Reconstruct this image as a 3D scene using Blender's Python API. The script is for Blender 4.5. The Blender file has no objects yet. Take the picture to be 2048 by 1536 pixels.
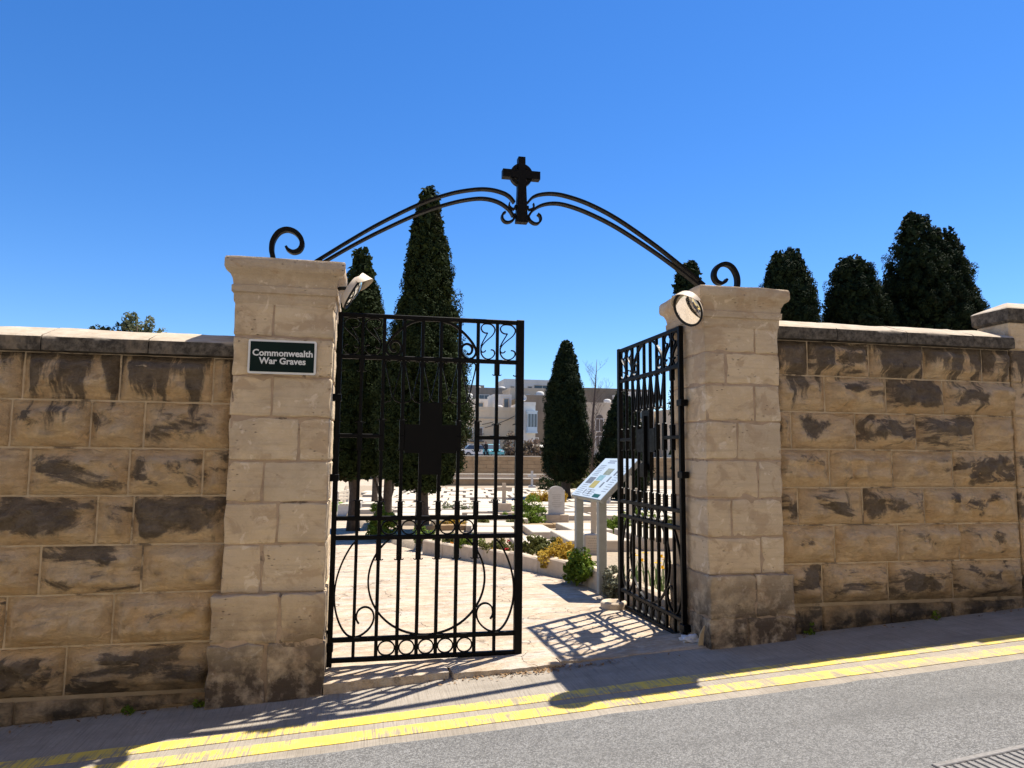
import bpy, bmesh, math, random
import numpy as np
from mathutils import Vector, Matrix, noise
R = math.radians
sc = bpy.context.scene
col = sc.collection

# ------------------------------------------------------------------ camera
def set_camera():
    yaw, pitch, roll = R(11.63), R(5.77), R(0.548)
    fw = Vector((math.sin(yaw)*math.cos(pitch), math.cos(yaw)*math.cos(pitch), math.sin(pitch)))
    rt = Vector((math.cos(yaw), -math.sin(yaw), 0))
    up = rt.cross(fw)
    rt2 = rt*math.cos(roll)+up*math.sin(roll)
    up2 = up*math.cos(roll)-rt*math.sin(roll)
    cd = bpy.data.cameras.new('camera'); co = bpy.data.objects.new('camera', cd); col.objects.link(co)
    m = Matrix((rt2, up2, -fw)).transposed().to_4x4()
    m.translation = Vector((0, -5.32, 1.465))
    co.matrix_world = m
    cd.sensor_fit = 'HORIZONTAL'; cd.sensor_width = 36; cd.lens = 36*1420/2048
    cd.clip_start = .05; cd.clip_end = 2000
    sc.camera = co
set_camera()

# ------------------------------------------------------------------ sky, sun, exposure
SUN_EL, SUN_AZ = R(63.7), R(59.0)          # azimuth from +Y towards +X
w = bpy.data.worlds.new('World'); sc.world = w; w.use_nodes = True
nt = w.node_tree; nt.nodes.clear()
sky = nt.nodes.new('ShaderNodeTexSky'); sky.sky_type = 'NISHITA'; sky.sun_disc = False
sky.sun_elevation = SUN_EL; sky.sun_rotation = SUN_AZ; sky.altitude = 400
sky.air_density = 1.0; sky.dust_density = 0.08; sky.ozone_density = 6.0
bg = nt.nodes.new('ShaderNodeBackground'); bg.inputs[1].default_value = 0.064
wo = nt.nodes.new('ShaderNodeOutputWorld')
hs = nt.nodes.new('ShaderNodeHueSaturation'); hs.inputs['Hue'].default_value = .507; hs.inputs['Saturation'].default_value = 1.24
nt.links.new(sky.outputs[0], hs.inputs['Color']); nt.links.new(hs.outputs[0], bg.inputs[0]); nt.links.new(bg.outputs[0], wo.inputs[0])
sd = bpy.data.lights.new('sun', 'SUN'); sd.energy = 3.4; sd.angle = R(.53); sd.color = (1, .93, .82)
so = bpy.data.objects.new('sun', sd); col.objects.link(so)
sdir = Vector((math.sin(SUN_AZ)*math.cos(SUN_EL), math.cos(SUN_AZ)*math.cos(SUN_EL), math.sin(SUN_EL)))
so.rotation_euler = sdir.to_track_quat('Z', 'Y').to_euler(); so.location = (8, 6, 14)
sc.view_settings.view_transform = 'Standard'; sc.view_settings.look = 'None'
sc.view_settings.exposure = 1.5; sc.view_settings.gamma = 1
sc.render.engine = 'CYCLES'
sc.cycles.max_bounces = 8; sc.cycles.diffuse_bounces = 4

# ------------------------------------------------------------------ helpers
def tag(o, label=None, cat=None, group=None, kind=None):
    if label: o['label'] = label
    if cat: o['category'] = cat
    if group: o['group'] = group
    if kind: o['kind'] = kind
    elif label: o['kind'] = 'thing'
    return o
def empty(name, loc=(0, 0, 0), rz=0.):
    o = bpy.data.objects.new(name, None); col.objects.link(o)
    o.location = loc; o.rotation_euler = (0, 0, rz); o.empty_display_size = .1
    return o
def link_mesh(name, me, mat=None, parent=None, loc=(0, 0, 0), rz=0.):
    o = bpy.data.objects.new(name, me); col.objects.link(o)
    if mat and not me.materials: me.materials.append(mat)
    o.parent = parent; o.location = loc; o.rotation_euler = (0, 0, rz)
    return o
def copy_tree(o, parent=None):
    c = o.copy(); col.objects.link(c); c.parent = parent
    for ch in list(o.children): copy_tree(ch, c)
    return c
class MB:
    def __init__(s): s.v = []; s.f = []
    def add(s, vs, fs):
        n = len(s.v); s.v += [tuple(p) for p in vs]; s.f += [tuple(n+i for i in q) for q in fs]; return s
    def box(s, x0, x1, y0, y1, z0, z1):
        return s.add([(x0,y0,z0),(x1,y0,z0),(x1,y1,z0),(x0,y1,z0),(x0,y0,z1),(x1,y0,z1),(x1,y1,z1),(x0,y1,z1)],
                     [(0,3,2,1),(4,5,6,7),(0,1,5,4),(1,2,6,5),(2,3,7,6),(3,0,4,7)])
    def cbox(s, x0, x1, y0, y1, z0, z1, c=.004):
        # chamfered box
        vs = []; fs = []
        X = (x0, x1); Y = (y0, y1); Z = (z0, z1); sg = (1, -1)
        idx = {}
        for i in (0,1):
            for j in (0,1):
                for k in (0,1):
                    for a in range(3):
                        p = [X[i]+sg[i]*c, Y[j]+sg[j]*c, Z[k]+sg[k]*c]; p[a] = (X[i], Y[j], Z[k])[a]
                        idx[i,j,k,a] = len(vs); vs.append(p)
        I = lambda i,j,k,a: idx[i,j,k,a]
        for k in (0,1):
            q=[I(0,0,k,2),I(1,0,k,2),I(1,1,k,2),I(0,1,k,2)]; fs.append(q if k else q[::-1])
        for j in (0,1):
            q=[I(0,j,0,1),I(1,j,0,1),I(1,j,1,1),I(0,j,1,1)]; fs.append(q[::-1] if j else q)
        for i in (0,1):
            q=[I(i,0,0,0),I(i,1,0,0),I(i,1,1,0),I(i,0,1,0)]; fs.append(q if i else q[::-1])
        for i in (0,1):
            for j in (0,1):
                q=[I(i,j,0,0),I(i,j,0,1),I(i,j,1,1),I(i,j,1,0)]; fs.append(q if (i+j)%2 else q[::-1])
        for i in (0,1):
            for k in (0,1):
                q=[I(i,0,k,0),I(i,1,k,0),I(i,1,k,2),I(i,0,k,2)]; fs.append(q if (i+k)%2==0 else q[::-1])
        for j in (0,1):
            for k in (0,1):
                q=[I(0,j,k,1),I(1,j,k,1),I(1,j,k,2),I(0,j,k,2)]; fs.append(q if (j+k)%2 else q[::-1])
        for i in (0,1):
            for j in (0,1):
                for k in (0,1):
                    q=[I(i,j,k,0),I(i,j,k,1),I(i,j,k,2)]; fs.append(q if (i+j+k)%2 else q[::-1])
        return s.add(vs, fs)
    def sweep(s, pts, wd, dep, y=0., taper=None):
        # flat bar along a polyline in the XZ plane
        n = len(pts); vs = []
        for i, p in enumerate(pts):
            a = pts[max(i-1, 0)]; b = pts[min(i+1, n-1)]
            dx, dz = b[0]-a[0], b[1]-a[1]; l = math.hypot(dx, dz) or 1
            k = wd*(taper[i] if taper else 1)/2
            nx, nz = -dz/l*k, dx/l*k
            for sx, yy in ((1, y-dep/2), (1, y+dep/2), (-1, y+dep/2), (-1, y-dep/2)):
                vs.append((p[0]+sx*nx, yy, p[1]+sx*nz))
        fs = [(0,1,2,3), tuple(4*(n-1)+i for i in (3,2,1,0))]
        for i in range(n-1):
            for j in range(4):
                a = 4*i+j; b = 4*i+(j+1) % 4; fs.append((b, a, a+4, b+4))
        return s.add(vs, fs)
    def tube(s, pts, rad, seg=8):
        # round tube along a 3D polyline, rad is a number or a list
        n = len(pts); vs = []; fs = []
        rs = rad if isinstance(rad, (list, tuple)) else [rad]*n
        prev = None
        for i, p in enumerate(pts):
            a = Vector(pts[max(i-1, 0)]); b = Vector(pts[min(i+1, n-1)]); t = (b-a).normalized()
            ref = prev if prev is not None else (Vector((1, 0, 0)) if abs(t.x) < .9 else Vector((0, 1, 0)))
            u = (ref-t*ref.dot(t)).normalized(); prev = u; v = t.cross(u)
            for j in range(seg):
                an = 2*math.pi*j/seg
                q = Vector(p)+(u*math.cos(an)+v*math.sin(an))*rs[i]; vs.append(tuple(q))
        for i in range(n-1):
            for j in range(seg):
                a = i*seg+j; b = i*seg+(j+1) % seg; fs.append((a, b, b+seg, a+seg))
        fs.append(tuple(range(seg))[::-1]); fs.append(tuple((n-1)*seg+j for j in range(seg)))
        return s.add(vs, fs)
    def lathe(s, prof, seg=24, M=None):
        # profile (r, z) revolved round Z, then transformed by M
        n = len(prof); vs = []; fs = []
        for r, z in prof:
            for j in range(seg):
                an = 2*math.pi*j/seg; p = Vector((r*math.cos(an), r*math.sin(an), z)); vs.append(tuple(M @ p if M else p))
        for i in range(n-1):
            for j in range(seg):
                a = i*seg+j; b = i*seg+(j+1) % seg; fs.append((a, b, b+seg, a+seg))
        return s.add(vs, fs)
    def loft(s, rings, closed=True, caps=True):
        n = len(rings[0]); base = len(s.v)
        vs = [p for r in rings for p in r]; fs = []
        for i in range(len(rings)-1):
            for j in range(n if closed else n-1):
                a = i*n+j; b = i*n+(j+1) % n; fs.append((a, b, b+n, a+n))
        if caps:
            fs.append(tuple(range(n))[::-1]); fs.append(tuple((len(rings)-1)*n+j for j in range(n)))
        return s.add(vs, fs)
    def mesh(s, name, smooth=False):
        me = bpy.data.meshes.new(name); me.from_pydata(s.v, [], s.f); me.update()
        if smooth: me.polygons.foreach_set('use_smooth', [True]*len(me.polygons))
        return me
    def build(s, name, mat, parent=None, smooth=False, loc=(0, 0, 0), rz=0., angle=None):
        me = s.mesh(name, smooth)
        if angle is not None:
            bm = bmesh.new(); bm.from_mesh(me)
            for f in bm.faces: f.smooth = True
            for e in bm.edges:
                if len(e.link_faces) == 2 and e.calc_face_angle(0) > R(angle): e.smooth = False
            bm.to_mesh(me); bm.free()
        return link_mesh(name, me, mat, parent, loc, rz)

# ------------------------------------------------------------------ materials
class NB:
    """tiny node builder"""
    def __init__(s, name, rough=.8, spec=.3):
        s.m = bpy.data.materials.new(name); s.m.use_nodes = True; s.t = s.m.node_tree
        s.b = s.t.nodes['Principled BSDF']; s.out = s.t.nodes['Material Output']
        s.b.inputs['Roughness'].default_value = rough; s.b.inputs['Specular IOR Level'].default_value = spec
    def n(s, typ, **kw):
        nd = s.t.nodes.new('ShaderNode'+typ)
        for k, v in kw.items():
            if k.startswith('_'): setattr(nd, k[1:], v)
        for k, v in kw.items():
            if k.startswith('_'): continue
            i = nd.inputs[int(k[1:])] if k[0] == 'i' and k[1:].isdigit() else nd.inputs[k.replace('__', ' ')]
            s.set(i, v)
        return nd
    def set(s, i, v):
        if isinstance(v, bpy.types.NodeSocket): s.t.links.new(v, i)
        elif isinstance(v, bpy.types.Node): s.t.links.new(v.outputs[0], i)
        elif i.type == 'RGBA' and len(v) == 3: i.default_value = (*v, 1)
        else: i.default_value = v
    def obj(s): return s.n('TexCoord').outputs['Object']
    def pos(s): return s.n('NewGeometry').outputs['Position']
    def rnd(s): return s.n('ObjectInfo').outputs['Random']
    def map(s, vec, scale=(1, 1, 1), loc=(0, 0, 0), rot=(0, 0, 0)):
        return s.n('Mapping', Vector=vec, Scale=scale, Location=loc, Rotation=rot).outputs[0]
    def noise(s, vec, scale=5., detail=6., rough=.6, dist=0.):
        return s.n('TexNoise', Vector=vec, Scale=scale, Detail=detail, Roughness=rough, Distortion=dist).outputs[0]
    def vor(s, vec, scale=5., feature='F1', out=0, rand=1.):
        return s.n('TexVoronoi', _feature=feature, Vector=vec, Scale=scale, Randomness=rand).outputs[out]
    def math(s, op, a, b=0., clamp=False): return s.n('Math', _operation=op, _use_clamp=clamp, i0=a, i1=b).outputs[0]
    def ramp(s, fac, lo, hi, a=0., b=1.):
        return s.n('MapRange', Value=fac, i1=lo, i2=hi, i3=a, i4=b).outputs[0]
    def mix(s, fac, a, b, blend='MIX'):
        nd = s.t.nodes.new('ShaderNodeMix'); nd.data_type = 'RGBA'; nd.blend_type = blend
        s.set(nd.inputs[0], fac); s.set(nd.inputs[6], a); s.set(nd.inputs[7], b); return nd.outputs[2]
    def bump(s, h, strength=.4, dist=.02, normal=None):
        nd = s.n('Bump', Strength=strength, Distance=dist, Height=h)
        if normal is not None: s.set(nd.inputs['Normal'], normal)
        return nd.outputs[0]
    def sep(s, vec): return s.n('SeparateXYZ', Vector=vec).outputs
    def done(s, color=None, normal=None, rough=None):
        if color is not None: s.set(s.b.inputs['Base Color'], color)
        if normal is not None: s.set(s.b.inputs['Normal'], normal)
        if rough is not None: s.set(s.b.inputs['Roughness'], rough)
        return s.m

def offset_by_random(b, vec, k=37.):
    r = b.rnd()
    add = b.n('VectorMath', _operation='ADD', i0=vec)
    c = b.n('CombineXYZ', X=b.math('MULTIPLY', r, k), Y=b.math('MULTIPLY', r, k*1.7), Z=b.math('MULTIPLY', r, k*.6))
    b.set(add.inputs[1], c.outputs[0]); return add.outputs[0]

def ground_height_mask(b, lo, hi):
    # height above the sloping street, for damp splash stains along the foot of the walls
    p = b.sep(b.pos()); h = b.math('SUBTRACT', p[2], b.math('ADD', b.math('MULTIPLY', p[0], .0617), -.097))
    return b.ramp(h, lo, hi, 1, 0)

def m_rock(name='rock_faced_limestone', crust=1.0, top=None, foot=True):
    b = NB(name, .92, .15)
    o = b.obj(); v = offset_by_random(b, o); P = b.pos()
    n1 = b.noise(v, 2.2, 4, .55); n2 = b.noise(v, 9, 8, .68); n3 = b.noise(v, 45, 5, .7)
    c = b.mix(b.ramp(n1, .36, .66), (.78, .51, .255), (.84, .60, .345))
    c = b.mix(b.ramp(n2, .38, .72, 0, .65), c, (.90, .71, .47))
    c = b.mix(b.ramp(b.noise(v, 5, 6, .6, .8), .52, .66, 0, .38), c, (.44, .285, .16))
    c = b.mix(b.ramp(n3, .35, .7, .0, .28), c, (.42, .29, .175))
    # per-block tint
    c = b.mix(b.ramp(b.rnd(), 0, 1, 0, .35), c, (.64, .48, .32))
    # black weathering crust on the most exposed part of each block
    s = b.sep(o)
    r2 = b.math('FRACT', b.math('MULTIPLY', b.rnd(), 13.7)); r3 = b.math('FRACT', b.math('MULTIPLY', b.rnd(), 29.3))
    mp = b.n('Mapping', Vector=v); sx = b.ramp(r2, 0, 1, 1.0, 2.8)
    b.set(mp.inputs['Scale'], b.n('CombineXYZ', X=sx, Y=sx, Z=b.ramp(r3, 0, 1, 1.6, 4.6)).outputs[0])
    b.set(mp.inputs['Rotation'], b.n('CombineXYZ', Y=b.ramp(r3, 0, 1, -.5, .5)).outputs[0])
    wob = b.noise(mp.outputs[0], 1.5, 9, .62, .6)
    ex = b.math('ABSOLUTE', b.math('MULTIPLY', s[0], 2.0)); ez = b.math('ABSOLUTE', b.math('MULTIPLY', b.math('ADD', s[2], -.02), 5.0))
    d = b.math('MAXIMUM', b.math('MULTIPLY', ex, .8), b.math('MULTIPLY', ez, 1.0))
    amt = b.ramp(b.math('FRACT', b.math('MULTIPLY', b.rnd(), 7.31)), 0, 1, -.06, .125)
    f = b.math('ADD', b.math('SUBTRACT', wob, b.math('MULTIPLY', d, .22)), amt)
    if top is not None:
        z = b.sep(P)[2]
        # streaks running down from under the coping
        st = b.noise(b.map(P, (5.5, 1, .9)), 1.4, 6, .6)
        up = b.ramp(z, top-.62, top, 0, 1)
        f = b.math('MAXIMUM', f, b.math('ADD', st, b.math('ADD', b.math('MULTIPLY', up, .30), -.30+.115*crust)))
        f = b.math('ADD', f, b.math('MULTIPLY', up, .012))
    halo = b.ramp(f, .46, .56, 0, .4)
    c = b.mix(b.math('MULTIPLY', halo, b.ramp(n2, .3, .6, .3, 1)), c, (.30, .235, .175))
    k = b.ramp(b.math('ADD', f, b.math('MULTIPLY', b.math('SUBTRACT', n3, .5), .09)), .515, .575, 0, .92)
    k = b.math('MULTIPLY', k, b.ramp(n2, .3, .7, 1.0, .72))
    cr = b.mix(b.ramp(n3, .35, .65), (.062, .050, .042), (.135, .112, .09))
    c = b.mix(k, c, cr)
    # orange-yellow lichen edge
    if foot:
        fm = b.math('MULTIPLY', ground_height_mask(b, .05, .42), b.ramp(b.noise(P, 4, 6, .65), .34, .56, .35, 1))
        c = b.mix(b.math('MULTIPLY', fm, .97), c, (.060, .050, .040))
    h = b.math('ADD', b.math('MULTIPLY', n2, .7), b.math('MULTIPLY', n3, .35))
    ridg = b.noise(b.map(v, (2.2, 2.2, 6)), 3.2, 8, .7, .9)
    h = b.math('ADD', h, b.math('MULTIPLY', ridg, 1.2))
    return b.done(c, b.bump(h, 1.0, .05))

def m_ashlar(name, base=(.72, .565, .365), alt=(.575, .425, .26), foot=0., pits=.6):
    b = NB(name, .9, .15)
    o = b.obj(); v = offset_by_random(b, o); P = b.pos()
    n1 = b.noise(v, 3, 5, .6); n2 = b.noise(P, 16, 8, .68); n3 = b.noise(P, 90, 3, .6)
    c = b.mix(b.ramp(n1, .35, .68), base, alt)
    c = b.mix(b.ramp(n2, .45, .75, 0, .5), c, (.80, .67, .50))
    c = b.mix(b.ramp(b.rnd(), 0, 1, 0, .75), c, (.54, .435, .31))
    c = b.mix(b.ramp(b.math('FRACT', b.math('MULTIPLY', b.rnd(), 9.7)), .5, 1, 0, .5), c, (.66, .49, .30))
    bed = b.noise(b.map(P, (1.2, 1.2, 16)), 2.2, 6, .6, .3)
    c = b.mix(b.ramp(bed, .5, .72, 0, .4), c, (.36, .265, .185))
    # smeared pointing and weather-bleached patches
    sm_ = b.noise(b.map(P, (1, 1, 1.3)), 4.5, 7, .62, .7)
    c = b.mix(b.ramp(sm_, .52, .60, 0, .7), c, (.44, .315, .20))
    c = b.mix(b.ramp(b.noise(P, 2.1, 6, .65, .4), .50, .66, 0, .45), c, (.40, .31, .215))
    c = b.mix(b.ramp(b.noise(P, 7.5, 6, .6, .9), .60, .66, 0, .5), c, (.82, .70, .54))
    pv = b.vor(b.map(P, (1, 1, 2.4)), 17)
    pit = b.math('MULTIPLY', b.ramp(pv, .05, .17, 1, 0), b.ramp(b.noise(P, 5, 3), .50, .58, 0, 1))
    c = b.mix(b.math('MULTIPLY', pit, pits), c, (.10, .075, .055))
    if foot:
        lo = b.math('MULTIPLY', ground_height_mask(b, .15, foot), b.ramp(b.noise(P, 5.5, 7, .66), .34, .54, .12, 1))
        c = b.mix(b.math('MULTIPLY', lo, .92), c, (.050, .036, .028))
    h = b.math('ADD', b.math('MULTIPLY', n2, .8), b.math('MULTIPLY', n3, .25))
    h = b.math('SUBTRACT', h, b.math('MULTIPLY', pit, .9))
    h = b.math('ADD', h, b.math('MULTIPLY', bed, .5))
    h = b.math('ADD', h, b.math('MULTIPLY', sm_, -.9))
    return b.done(c, b.bump(h, .8, .02))

def m_mortar(name='lime_mortar', base=(.55, .43, .29)):
    b = NB(name, .95, .1); P = b.pos()
    n = b.noise(P, 14, 7, .65)
    c = b.mix(b.ramp(n, .35, .7), base, tuple(x*.72 for x in base))
    c = b.mix(b.math('MULTIPLY', ground_height_mask(b, .0, .35), .75), c, (.07, .055, .045))
    c = b.mix(b.ramp(b.noise(P, 3.4, 6, .7), .56, .62, 0, .8), c, (.10, .075, .055))
    return b.done(c, b.bump(n, .5, .01))

def m_coping():
    b = NB('coping_limestone', .95, .1); P = b.pos(); N = b.n('NewGeometry').outputs['Normal']
    v = offset_by_random(b, b.obj())
    n = b.noise(P, 11, 8, .7); big = b.noise(b.map(P, (1, 1, .5)), 3.2, 6, .65)
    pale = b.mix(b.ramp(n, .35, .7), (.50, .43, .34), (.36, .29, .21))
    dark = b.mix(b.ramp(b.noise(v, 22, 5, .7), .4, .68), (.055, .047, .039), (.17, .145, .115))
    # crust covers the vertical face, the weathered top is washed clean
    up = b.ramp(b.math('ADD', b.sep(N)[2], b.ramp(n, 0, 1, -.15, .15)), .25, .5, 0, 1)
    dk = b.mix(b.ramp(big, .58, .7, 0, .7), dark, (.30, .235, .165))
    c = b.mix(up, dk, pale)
    return b.done(c, b.bump(n, .6, .015))

def m_plain(name, c0, c1=None, scale=8., rough=.85, bump=.2, dist=.01, spec=.2, metal=0., rand=0.):
    b = NB(name, rough, spec); P = b.obj()
    if rand: P = offset_by_random(b, P)
    n = b.noise(P, scale, 7, .65)
    c = b.mix(b.ramp(n, .35, .68), c0, c1 or tuple(x*.75 for x in c0))
    if rand: c = b.mix(b.ramp(b.rnd(), 0, 1, 0, rand), c, tuple(x*.6 for x in c0))
    b.b.inputs['Metallic'].default_value = metal
    return b.done(c, b.bump(n, bump, dist) if bump else None)

def m_iron():
    b = NB('black_gate_paint', .5, .12); P = b.pos()
    n = b.noise(P, 30, 5, .6)
    c = b.mix(b.ramp(n, .4, .75), (.0012, .0013, .0018), (.0032, .003, .003))
    return b.done(c, b.bump(n, .25, .003), b.ramp(n, .3, .7, .38, .6))

def m_asphalt():
    b = NB('worn_asphalt', .9, .25); P = b.pos()
    v1 = b.vor(P, 135, 'F1', 1); cell = b.sep(v1)[0]
    v2 = b.vor(P, 70, 'F1', 1); cell2 = b.sep(v2)[1]
    d = b.vor(P, 135)
    n = b.noise(P, 1.1, 5, .6); n2 = b.noise(P, 240, 2, .5)
    c = b.mix(b.ramp(cell, .1, .95), (.11, .108, .105), (.258, .254, .245))
    c = b.mix(b.ramp(cell2, .62, .9, 0, .65), c, (.292, .288, .280))
    c = b.mix(b.ramp(d, .3, .75, 0, .7), c, (.07, .069, .067))
    c = b.mix(b.ramp(n, .35, .7, 0, .35), c, (.146, .142, .136))
    big = b.noise(b.map(P, (.35, 1.1, 1)), 1.3, 6, .62, .4)
    c = b.mix(b.ramp(big, .5, .68, 0, .38), c, (.085, .083, .08))
    c = b.mix(b.ramp(b.noise(P, 2.6, 4, .6), .66, .72, 0, .35), c, (.06, .058, .055))
    wp = b.n('VectorMath', _operation='ADD', i0=P, i1=b.n('TexNoise', Vector=P, Scale=1.1, Detail=6.).outputs[1]).outputs[0]
    crk = b.math('MULTIPLY', b.ramp(b.vor(wp, .42, 'DISTANCE_TO_EDGE'), 0, .006, 1, 0), b.ramp(b.noise(P, .8, 2), .60, .66, 0, .5))
    c = b.mix(crk, c, (.03, .029, .028))
    h = b.math('SUBTRACT', b.math('MULTIPLY', cell, .5), d)
    h = b.math('SUBTRACT', h, b.math('MULTIPLY', crk, 2.0))
    return b.done(c, b.bump(b.math('ADD', h, n2), .55, .006))

def concrete_nodes(b):
    P = b.pos()
    gro = b.noise(b.map(P, (95, 3.0, 1), rot=(0, 0, R(-3))), 1.0, 4, .65, .3)
    n = b.noise(P, 3.2, 7, .65); n2 = b.noise(P, 38, 5, .7)
    c = b.mix(b.ramp(n, .35, .68), (.33, .29, .24), (.255, .225, .185))
    c = b.mix(b.ramp(gro, .48, .70, 0, .6), c, (.15, .128, .10))
    c = b.mix(b.ramp(n2, .56, .72, 0, .5), c, (.44, .395, .335))
    # grime tracked along the wall foot
    c = b.mix(b.ramp(b.noise(b.map(P, (.6, 2.2, 1)), 2.2, 6, .65), .50, .68, 0, .45), c, (.17, .145, .115))
    return P, gro, n, n2, c
def m_concrete():
    b = NB('brushed_concrete', .92, .15)
    P, gro, n, n2, c = concrete_nodes(b)
    h = b.math('ADD', b.math('MULTIPLY', gro, -1.0), b.math('MULTIPLY', n2, .5))
    return b.done(c, b.bump(h, .7, .006))
def m_yellow():
    b = NB('worn_yellow_road_paint', .75, .25)
    P, gro, n, n2, c = concrete_nodes(b)
    y = b.mix(b.ramp(n, .35, .7), (.72, .52, .06), (.66, .48, .11))
    wear = b.math('ADD', b.ramp(gro, .40, .64, 0, .9), b.ramp(b.noise(P, 9, 7, .7), .42, .66, 0, .8))
    wear = b.math('MULTIPLY', wear, b.ramp(b.noise(P, 1.7, 3), .38, .62, .35, 1.15))
    far = b.ramp(b.sep(P)[0], 1.5, 4.2, 0, .22)
    k = b.ramp(b.math('ADD', wear, far), .32, .85, .06, .9)
    k = b.math('MINIMUM', k, .9)
    h = b.math('SUBTRACT', b.math('MULTIPLY', gro, -1.0), b.math('MULTIPLY', k, .3))
    return b.done(b.mix(k, y, c), b.bump(h, .6, .005))

def m_path():
    b = NB('worn_limestone_paving', .88, .2); P = b.pos()
    n1 = b.noise(b.map(P, (1, 2.6, 1), rot=(0, 0, R(8))), 1.6, 9, .68, .6); n2 = b.noise(P, 13, 8, .72); n3 = b.noise(P, 55, 4, .7)
    c = b.mix(b.ramp(n1, .38, .60), (.50, .40, .29), (.335, .255, .175))
    c = b.mix(b.ramp(b.noise(b.map(P, (1, 3.2, 1)), 2.3, 7, .62, .7), .50, .60, 0, .6), c, (.42, .40, .365))
    c = b.mix(b.ramp(b.noise(b.map(P, (1, 4.5, 1), rot=(0, 0, R(5))), 4.2, 8, .7, .8), .54, .62, 0, .65), c, (.25, .185, .125))
    c = b.mix(b.ramp(n2, .48, .70, 0, .65), c, (.60, .50, .385))
    c = b.mix(b.ramp(n3, .54, .70, 0, .55), c, (.22, .165, .11))
    wp = b.n('VectorMath', _operation='ADD', i0=P, i1=b.n('TexNoise', Vector=P, Scale=2.2, Detail=6.).outputs[1]).outputs[0]
    crk = b.math('MULTIPLY', b.ramp(b.vor(wp, .9, 'DISTANCE_TO_EDGE'), 0, .012, 1, 0), b.ramp(n1, .44, .52, 0, .8))
    c = b.mix(crk, c, (.14, .105, .075))
    h = b.math('ADD', b.math('MULTIPLY', n1, .9), b.math('ADD', b.math('MULTIPLY', n2, .9), b.math('MULTIPLY', crk, -.6)))
    return b.done(c, b.bump(h, .75, .025))

def m_leaf(name, c0, c1, c2=None, trans=.25, scale=1.6, rough=.6):
    b = NB(name, rough, .08); P = b.pos()
    n = b.noise(P, scale, 4, .6); n2 = b.noise(P, scale*14, 3, .6)
    c = b.mix(b.ramp(n, .35, .66), c0, c1)
    c = b.mix(b.ramp(n2, .4, .7, 0, .7), c, tuple(x*1.5 for x in c1))
    if c2: c = b.mix(b.ramp(b.noise(P, scale*.7, 3), .60, .70, 0, .75), c, c2)
    b.done(c)
    tr = b.n('BsdfTranslucent', Color=c); ms = b.n('MixShader', Fac=trans)
    b.t.links.new(b.b.outputs[0], ms.inputs[1]); b.t.links.new(tr.outputs[0], ms.inputs[2])
    b.t.links.new(ms.outputs[0], b.out.inputs[0]); return b.m

M = {}
M['rock_l'] = m_rock('rock_faced_limestone_lower_wall', 1.0, 2.12)
M['rock_r'] = m_rock('rock_faced_limestone_taller_wall', 1.25, 2.43)
M['ashlar'] = m_ashlar('ashlar_limestone')
M['plinth'] = m_ashlar('plinth_limestone', (.55, .43, .285), (.46, .345, .22), foot=.72, pits=.5)
M['capital'] = m_ashlar('moulded_limestone', (.50, .395, .28), (.37, .28, .195), pits=.4)
M['mortar'] = m_mortar(); M['mortar2'] = m_mortar('pillar_mortar', (.44, .325, .225))
M['coping'] = m_coping(); M['iron'] = m_iron()
M['asphalt'] = m_asphalt(); M['concrete'] = m_concrete(); M['yellow'] = m_yellow(); M['path'] = m_path()
M['slab'] = m_plain('pale_grave_limestone', (.56, .49, .385), (.46, .39, .295), 6, .85, .25, rand=.18)
M['headstone'] = m_plain('white_headstone_marble', (.62, .585, .53), (.52, .485, .43), 12, .7, .15)
M['kerb'] = m_plain('pale_kerb_stone', (.56, .455, .335), (.44, .345, .245), 9, .9, .5, .015, rand=.3)
M['ochre'] = m_plain('ochre_wall_stone', (.44, .305, .165), (.30, .20, .11), 1.2, .9, .4, rand=.35)
M['gravel'] = m_plain('pale_dry_gravel', (.36, .29, .205), (.25, .195, .135), 18, .95, .5, .02)
M['soil'] = m_plain('dry_brown_soil', (.14, .095, .06), (.075, .052, .035), 12, .95, .7, .03)
M['grass'] = m_leaf('lawn_green', (.10, .16, .02), (.16, .22, .03), scale=3)
M['bark'] = m_plain('grey_brown_bark', (.105, .078, .058), (.055, .04, .03), 14, .95, .8, .03)
M['twig'] = m_plain('bare_grey_twig', (.12, .085, .068), (.08, .06, .048), 10, .9, .2)
M['cyp'] = m_leaf('cypress_green', (.015, .024, .008), (.029, .040, .012), (.050, .032, .014), .12, 1.1, .85)
M['cyp2'] = m_leaf('dark_cypress_green', (.009, .016, .007), (.018, .026, .010), (.030, .024, .012), .10, 1.3, .85)
M['pale_leaf'] = m_leaf('grey_green_leaf', (.10, .115, .06), (.15, .16, .085), None, .3, 2)
M['green'] = m_leaf('fresh_green_leaf', (.07, .125, .014), (.13, .175, .022), None, .3, 3)
M['gold'] = m_leaf('golden_leaf', (.36, .22, .03), (.44, .30, .045), (.22, .17, .025), .3, 5)
M['greyshrub'] = m_leaf('silver_grey_leaf', (.10, .105, .065), (.17, .17, .115), None, .2, 5)
M['olive'] = m_leaf('olive_green_leaf', (.075, .085, .022), (.115, .115, .032), (.20, .13, .04), .25, 3)
M['blade'] = m_leaf('daffodil_blade', (.075, .12, .045), (.115, .16, .06), None, .3, 3)
M['pink'] = m_leaf('dusty_pink_leaf', (.20, .13, .11), (.15, .12, .075), None, .25, .6)
M['yflower'] = m_plain('yellow_petal', (.80, .55, .02), (.75, .42, .01), 20, .6, 0)
M['rflower'] = m_plain('red_petal', (.50, .03, .035), (.38, .02, .03), 20, .6, 0)
M['wflower'] = m_plain('white_petal', (.75, .70, .66), (.65, .45, .42), 20, .6, 0)
M['oflower'] = m_plain('orange_petal', (.75, .30, .02), (.7, .2, .01), 20, .6, 0)
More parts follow.
